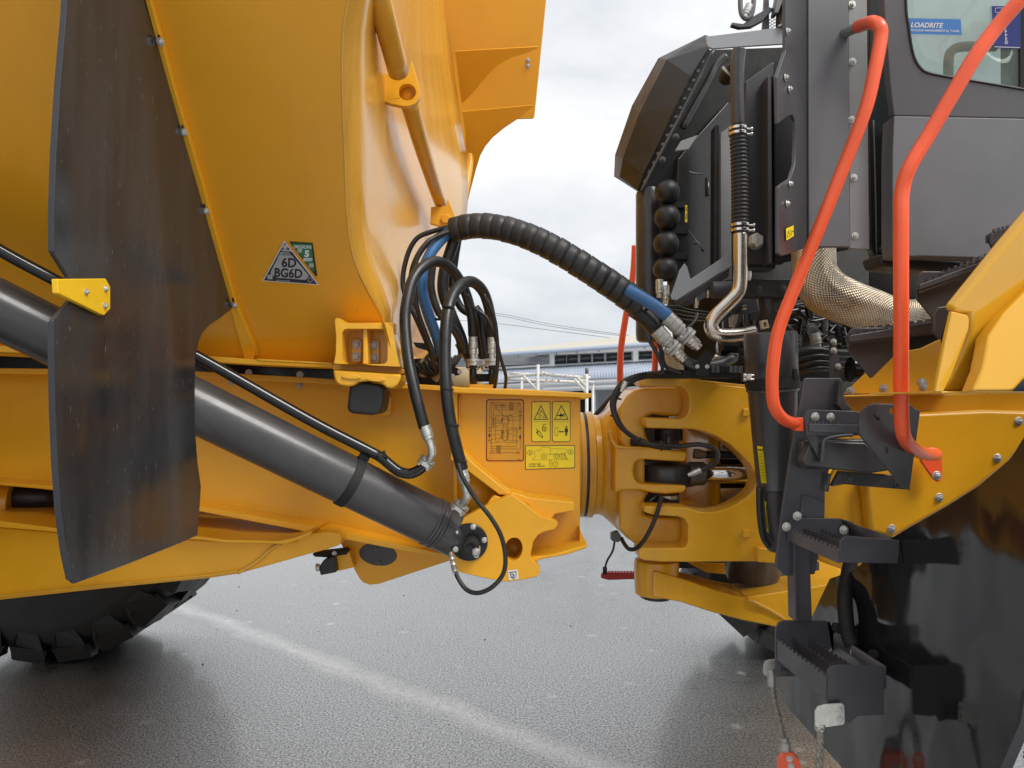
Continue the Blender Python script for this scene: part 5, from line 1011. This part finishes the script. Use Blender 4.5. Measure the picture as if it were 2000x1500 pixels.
# ---------------------------------------------------------------- stairs up to the cab
def serrated(parent, p0, p1, h, n=9, th=.004, mat='ladder_grey', tooth=.006, side=None):
    """upright strip of tread with a toothed top edge"""
    d_ = p1-p0; up_v = Vector((0, 0, 1)); sv = side or d_.cross(up_v).normalized(); top = []
    for k in range(n):
        a, b = k/n, (k+.5)/n; top += [p0+d_*a+up_v*tooth, p0+d_*b+up_v*tooth, p0+d_*(b+.001), p0+d_*((k+.999)/n)]
    bm = bmesh.new(); add_prism(bm, top+[p1-up_v*h, p0-up_v*h], sv*th); return from_bm('tread_bar', bm, mat, parent, smooth=False)
def step_upper(end, gus, bars, Y, label=None):
    st_ = plate('stair_step', 'dark_grey_paint', T, Y, end, .006, [], .002)
    plate('gusset', 'dark_grey_paint', st_, Y+.02, gus, .006, [], .002)
    for p0, p1, h in bars: serrated(st_, P(*p0), P(*p1), h, 10, mat='dark_grey_paint', side=Vector((0, 1, 0)))
    return st_
s1 = step_upper([(1791, 572), (1791, 546), (1794, 536), (1802, 530), (1838, 530), (1850, 540), (1800, 572)], [(1791, 560), (1932, 505), (1900, 580), (1860, 612), (1826, 640), (1820, 620), (1791, 585)], [((1797, 555, 1.78), (1934, 502, 1.78), .022), ((1815, 543, 1.9), (1935, 496, 1.9), .02)], 1.79)
plate('tread_face', 'dark_grey_paint', s1, 1.775, [(1795, 556), (1934, 505), (1930, 520), (1797, 566)], .02, bev=.002)
s2 = step_upper([(1656, 680), (1656, 655), (1660, 645), (1668, 640), (1752, 640), (1752, 660), (1666, 672)], [(1656, 672), (1750, 650), (1750, 692), (1704, 738), (1700, 738), (1656, 684)], [((1661, 653, 1.86), (1824, 634, 1.86), .024), ((1668, 645, 1.98), (1824, 626, 1.98), .02)], 1.87)
plate('tread_face', 'dark_grey_paint', s2, 1.855, [(1660, 655), (1826, 628), (1826, 648), (1661, 668)], .02, bev=.002)
s3 = step_upper([(1927, 475), (1927, 460), (1931, 456), (1945, 456), (1950, 464), (1940, 474)], [(1930, 470), (2010, 445), (2010, 490), (1940, 490)], [((1934, 460, 1.72), (2020, 436, 1.72), .02), ((1940, 452, 1.82), (2030, 428, 1.82), .02)], 1.73)
plate('cover_tab', 'dark_grey_paint', s2, 1.68, [(1825, 650), (1825, 612), (1832, 600), (1845, 598), (1858, 598), (1850, 620), (1838, 664)], .01, bev=.003)
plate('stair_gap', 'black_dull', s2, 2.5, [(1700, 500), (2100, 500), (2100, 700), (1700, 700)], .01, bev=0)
plate('gap_bracket', 'bark_brown', s1, 2.1, [(1858, 600), (1866, 582), (1880, 578), (1870, 600)], .01) if False else None

# ---------------------------------------------------------------- access ladder
lad = plate('access_ladder', 'ladder_grey', T, 2.06, [(1570, 742), (1573, 738), (1642, 738), (1646, 744), (1646, 766), (1652, 784), (1664, 799), (1650, 820), (1640, 850), (1618, 925), (1612, 955), (1611, 1012), (1604, 1060), (1592, 1122), (1535, 1125), (1515, 1108), (1516, 1092), (1528, 990), (1545, 880), (1560, 800)], .012, [], .003)
plate('ladder_fold', 'dark_grey_paint', lad, 2.03, [(1640, 742), (1647, 745), (1647, 770), (1655, 790), (1666, 800), (1645, 802), (1635, 790)], .03, bev=.002)
# box tube behind the first step
plate('box_tube', 'dark_grey_paint', lad, 2.02, rrect(1566, 858, 1750, 916, 8), .05, [], .006, segs=3)
plate('box_tube_face', 'dark_grey_paint', lad, 1.985, [(1608, 862), (1690, 864), (1745, 918), (1700, 925), (1575, 912), (1566, 900), (1580, 870)], .04, [], .006)
plate('lower_rail', 'dark_grey_paint', lad, 2.04, [(1640, 920), (1775, 930), (1778, 957), (1690, 950), (1650, 946), (1625, 950)], .02, bev=.002)
bolts(lad, 2.04, [(1658, 934), (1755, 946)], .012, 'dark_steel')
plate('back_plate', 'ladder_grey', lad, 2.0, [(1571, 842), (1571, 812), (1574, 804), (1582, 800), (1674, 803), (1680, 806), (1680, 842)], .008, bev=.002)
bolts(lad, 2.0, [(1592, 814), (1622, 815)], .0115, 'zinc')
serrated(lad, P(1575, 827, 1.96), P(1680, 829, 1.96), .03, 14, side=Vector((0, 1, 0)))
plate('tread_face', 'ladder_grey', lad, 1.955, [(1580, 828), (1678, 830), (1677, 847), (1581, 843)], .006, bev=.001)
plate('end_gusset', 'dark_grey_paint', lad, 1.97, [(1572, 845), (1573, 822), (1580, 822), (1612, 880), (1611, 902), (1604, 905)], .006, bev=.002)
ep = plate('end_plate', 'dark_grey_paint', lad, 1.86, [(1678, 815), (1684, 802), (1695, 792), (1708, 788), (1779, 790), (1788, 799), (1798, 802), (1777, 957), (1764, 953), (1678, 848)], .008, [rrect(1737, 797, 1747, 808, 4), rrect(1729, 874, 1735, 886, 2.5)], .002)
for x, y in ((1713, 813),): plate('slot', 'black_dull', lad, 1.859, ell(x, y, 4, 8, n=12, rot=-30), .001, bev=0)
tube('weld_bead', 'ladder_grey', lad, [(1605, 905, 1.96), (1607, 880, 1.96), (1612, 858, 1.96), (1650, 850, 1.96), (1665, 850, 1.96)], .005, 8)
tube('weld_bead', 'ladder_grey', lad, [(1615, 960, 2.04), (1620, 925, 2.04)], .005, 8)
# second and third steps reach towards us
def pan(y_back, xs, back, outer, xw, zt, Yf, Yn, bars, side_y):
    """a step pan: back plate at depth Yf, outer plate at depth Yn, toothed bars running between them"""
    s_ = plate('step_pan', 'ladder_grey', T, Yf, back, .008, [], .002)
    plate('outer_plate', 'ladder_grey', s_, Yn, outer, .006, [], .002)
    for (x0, y0), (x1, y1), h, n in bars: serrated(s_, P(x0, y0, Yf), P(x1, y1, Yn), h, n, side=Vector((1, 0, 0)))
    return s_
p2 = pan(0, 0, [(1540, 1060), (1540, 1026), (1545, 1016), (1556, 1011), (1642, 1013), (1664, 1019), (1674, 1027), (1674, 1050), (1640, 1056)], [(1640, 1099), (1640, 1060), (1646, 1050), (1656, 1047), (1758, 1055), (1754, 1101)], 0, 0, 2.04, 1.76,
         [((1541, 1035), (1637, 1074), .032, 12), ((1571, 1036), (1672, 1071), .016, 12), ((1604, 1036), (1708, 1070), .016, 12)], 0)
bm = bmesh.new(); q = [P(1642, 1014, 2.04), P(1674, 1027, 2.0), P(1758, 1055, 1.765), P(1756, 1085, 1.765), P(1660, 1046, 2.04)]; add_prism(bm, q, Vector((.005, 0, 0))); from_bm('inner_side', bm, 'ladder_grey', p2)
bolts(p2, 2.03, [(1648, 1035), (1536, 1029), (1557, 1008)], .0125, 'zinc')
plate('hanger', 'ladder_grey', p2, 2.05, [(1568, 968), (1580, 968), (1610, 980), (1611, 1012), (1580, 1012), (1563, 1008)], .02, [], .003)
plate('rubber_pad', 'black_dull', p2, 1.9, [(1756, 1052), (1800, 1070), (1862, 1082), (1875, 1095), (1874, 1115), (1862, 1142), (1840, 1146), (1780, 1118), (1752, 1102)], .02, bev=.004)
plate('post', 'ladder_grey', p2, 2.046, [(1548, 1060), (1582, 1062), (1587, 1214), (1552, 1214)], .05, [], .004)
plate('post_lip', 'ladder_grey', p2, 2.03, [(1550, 1058), (1554, 1058), (1558, 1214), (1554, 1214)], .01, bev=.001)
p3 = pan(0, 0, [(1515, 1322), (1515, 1228), (1520, 1217), (1532, 1212), (1614, 1213), (1622, 1222), (1628, 1238), (1628, 1262), (1580, 1300), (1564, 1311), (1552, 1322)], [(1616, 1405), (1616, 1310), (1622, 1302), (1634, 1299), (1727, 1301), (1727, 1397), (1675, 1399), (1660, 1414)], 0, 0, 2.06, 1.77,
         [((1517, 1250), (1612, 1322), .055, 12), ((1549, 1250), (1650, 1318), .03, 12), ((1579, 1250), (1686, 1318), .03, 12)], 0)
bm = bmesh.new(); q = [P(1616, 1214, 2.06), P(1628, 1237, 2.06), P(1727, 1301, 1.775), P(1727, 1345, 1.775), P(1626, 1275, 2.06)]; add_prism(bm, q, Vector((.005, 0, 0))); from_bm('inner_side', bm, 'ladder_grey', p3)
bolts(p3, 1.95, [(1668, 1274)], .011); bolts(p3, 2.055, [(1534, 1298), (1534, 1312)], .010, 'dark_steel')
# wire ropes carrying the bottom step
plate('rope_clamp', 'zinc_dull', p3, 2.09, [(1492, 1302), (1496, 1292), (1504, 1289), (1516, 1289), (1516, 1322), (1500, 1322), (1492, 1318)], .01, bev=.002)
def rope(pts, r, parent):
    pp = cr([P(*q) for q in pts], 14); n = len(pp)
    for s_ in range(3):
        bm = bmesh.new(); q = []
        for i, p in enumerate(pp): a_ = i*.55+s_*2.094; q.append(p+Vector((math.cos(a_), math.sin(a_), 0))*r*.55)
        add_tube(bm, q, r*.62, 8); from_bm('rope_strand', bm, 'rope_steel', parent)
rope([(1506, 1325, 2.09), (1511, 1360, 2.09), (1520, 1400, 2.08), (1531, 1445, 2.07)], .0075, p3)
lathe('ferrule', 'zinc_dull', p3, P(1505, 1306, 2.09), (.08, 0, -1), [(0, .011), (.05, .011)], 18); lathe('ferrule', 'zinc_dull', p3, P(1531, 1440, 2.07), (.1, 0, -1), [(0, .012), (.012, .012), (.012, .016), (.045, .017)], 18)
plate('rope_clamp', 'zinc', p3, 1.755, [(1592, 1418), (1592, 1390), (1598, 1380), (1610, 1376), (1645, 1373), (1650, 1378), (1651, 1412), (1648, 1416), (1600, 1423)], .006, bev=.002)
bolts(p3, 1.755, [(1640, 1387), (1640, 1404)], .009)
rope([(1603, 1420, 1.76), (1602, 1460, 1.76), (1599, 1520, 1.76), (1598, 1560, 1.76)], .008, p3); lathe('ferrule', 'zinc', p3, P(1602, 1412, 1.765), (0, 0, -1), [(0, .013), (.018, .013)], 18)
plate('rope_shoe', 'orange_paint', p3, 2.05, [(1522, 1486), (1530, 1472), (1548, 1470), (1560, 1482), (1566, 1500), (1566, 1560), (1520, 1560)], .02, bev=.003)
bolts(p3, 2.05, [(1542, 1482), (1545, 1496)], .009)

# ---------------------------------------------------------------- front mudguard (transverse rubber sheet) and brackets
GF = XP(.935)
mg = plate('mudguard', 'guard_rubber_front', T, GF, [(1540, 1300), (1580, 1215), (1620, 1130), (1664, 1115), (1742, 1049), (1850, 987), (1912, 948), (1974, 894), (2006, 842), (2200, 760), (2200, 1100), (2002, 1345), (1992, 1405), (1950, 1502), (1900, 1620), (1740, 1640), (1640, 1495), (1536, 1380), (1534, 1365)], .012, [], .002)
mg['label'] = 'large glossy black mudguard of the front wheel'
bm = bmesh.new(); add_prism(bm, [GF(x, y)+Vector((-.006, 0, 0)) for x, y in ((2002, 1345), (1992, 1405), (1950, 1502), (1900, 1620))]+[GF(x, y)+Vector((-.006, -.010, 0)) for x, y in ((1900, 1620), (1950, 1502), (1992, 1405), (2002, 1345))], Vector((.024, 0, 0))); from_bm('edge_lip', bm, 'guard_edge', mg, .001)
tube('guard_stay', 'black_dull', mg, [(1662, 1098, 2.06), (1655, 1130, 2.04), (1650, 1170, 2.0), (1655, 1230, 1.98), (1665, 1262, 1.96)], .020, 14)
plate('guard_clip', 'black_dull', mg, 1.98, [(1630, 1218), (1690, 1228), (1712, 1236), (1718, 1262), (1700, 1262), (1640, 1240), (1628, 1234)], .02, bev=.006)

# ---------------------------------------------------------------- wheels
def wheel(cx, Y0, Y1, R, side, label=None):
    wz = Vector((cx, (Y0+Y1)/2, R)); w_ = empty('wheel', wz); w_.parent = T; w_.location = wz-W[T]
    wd = Y1-Y0; bm = bmesh.new(); prof = [(0, R*.5), (wd*.02, R*.62), (wd*.0, R*.76), (wd*.025, R*.86), (wd*.09, R*.925), (wd*.2, R*.945), (wd*.5, R*.95), (wd*.8, R*.945), (wd*.91, R*.925), (wd*.975, R*.86), (wd, R*.76), (wd*.98, R*.62), (wd, R*.5)]
    add_lathe(bm, Vector((cx, Y0, R)), (0, 1, 0), prof, 72, cap=False); from_bm('tyre', bm, 'tyre_rubber', w_)
    lathe('rim', 'yellow_paint', w_, Vector((cx, Y0+.05, R)), (0, 1, 0), [(0, R*.5), (.02, R*.47), (.08, R*.42), (.10, R*.2), (.06, R*.18), (wd-.2, R*.2), (wd-.1, R*.5)], 40)
    # tread blocks: one shared mesh, one object for each block
    bm = bmesh.new(); hw = wd*.46; L_ = R*2*math.pi/21
    pr_ = [Vector((-L_*.40, 0, R*.90)), Vector((L_*.40, 0, R*.90)), Vector((L_*.34, .03, R*1.0)), Vector((-L_*.34, .03, R*1.0))]
    add_prism(bm, [v+Vector((-L_*.16, 0, 0)) for v in pr_], Vector((L_*.3, hw, 0))); 
    add_prism(bm, [Vector((-L_*.52, .03, R*.995)), Vector((L_*.22, .03, R*.995)), Vector((L_*.20, -.004, R*.90)), Vector((L_*.08, -.004, R*.80)), Vector((-L_*.34, -.004, R*.80)), Vector((-L_*.50, -.004, R*.90))], Vector((0, .07, 0)))
    bmesh.ops.recalc_face_normals(bm, faces=bm.faces); me = bpy.data.meshes.new('tread_block'); bm.to_mesh(me); bm.free(); me.materials.append(M['tyre_rubber'])
    for sgn in (0, 1):
        for k in range(21):
            o = bpy.data.objects.new('tread_block', me); C.objects.link(o); o.parent = w_; a_ = 2*math.pi*(k+sgn*.5)/21
            m = Matrix.Translation((0, -wd/2+.01, 0)) @ Matrix.Rotation(a_, 4, 'Y')
            if sgn: m = Matrix.Scale(-1, 4, (0, 1, 0)) @ m
            o.matrix_local = m
            if k == 0 and sgn == 0:
                e = None
    return w_
wheel(-2.66, 4.12, 4.80, .885, 1)
wheel(1.83, 4.12, 4.80, .90, 1)
wheel(2.12, 1.22, 1.85, .90, -1)
wheel(-2.66, 1.30, 1.98, .90, -1)  # near rear wheel, out of view, added for the shade it gives
bpy.context.view_layer.update()
# grit lying on the yard: small loose stones, uncountable
bm = bmesh.new()
for k in range(170):
    Yg = random.uniform(2.6, 11); xg = random.uniform(-.75, .75)*Yg; r = random.choice([.002, .0025, .003, .0045])*random.uniform(.7, 1.3)
    bmesh.ops.create_icosphere(bm, subdivisions=1, radius=r, matrix=Matrix.Translation((xg, Yg, r*.4)) @ Matrix.Diagonal((1.2, .9, .6, 1)))
gr = from_bm('loose_grit', bm, 'dark_steel', None, smooth=False); tag(gr, kind='stuff')
bpy.context.view_layer.update()
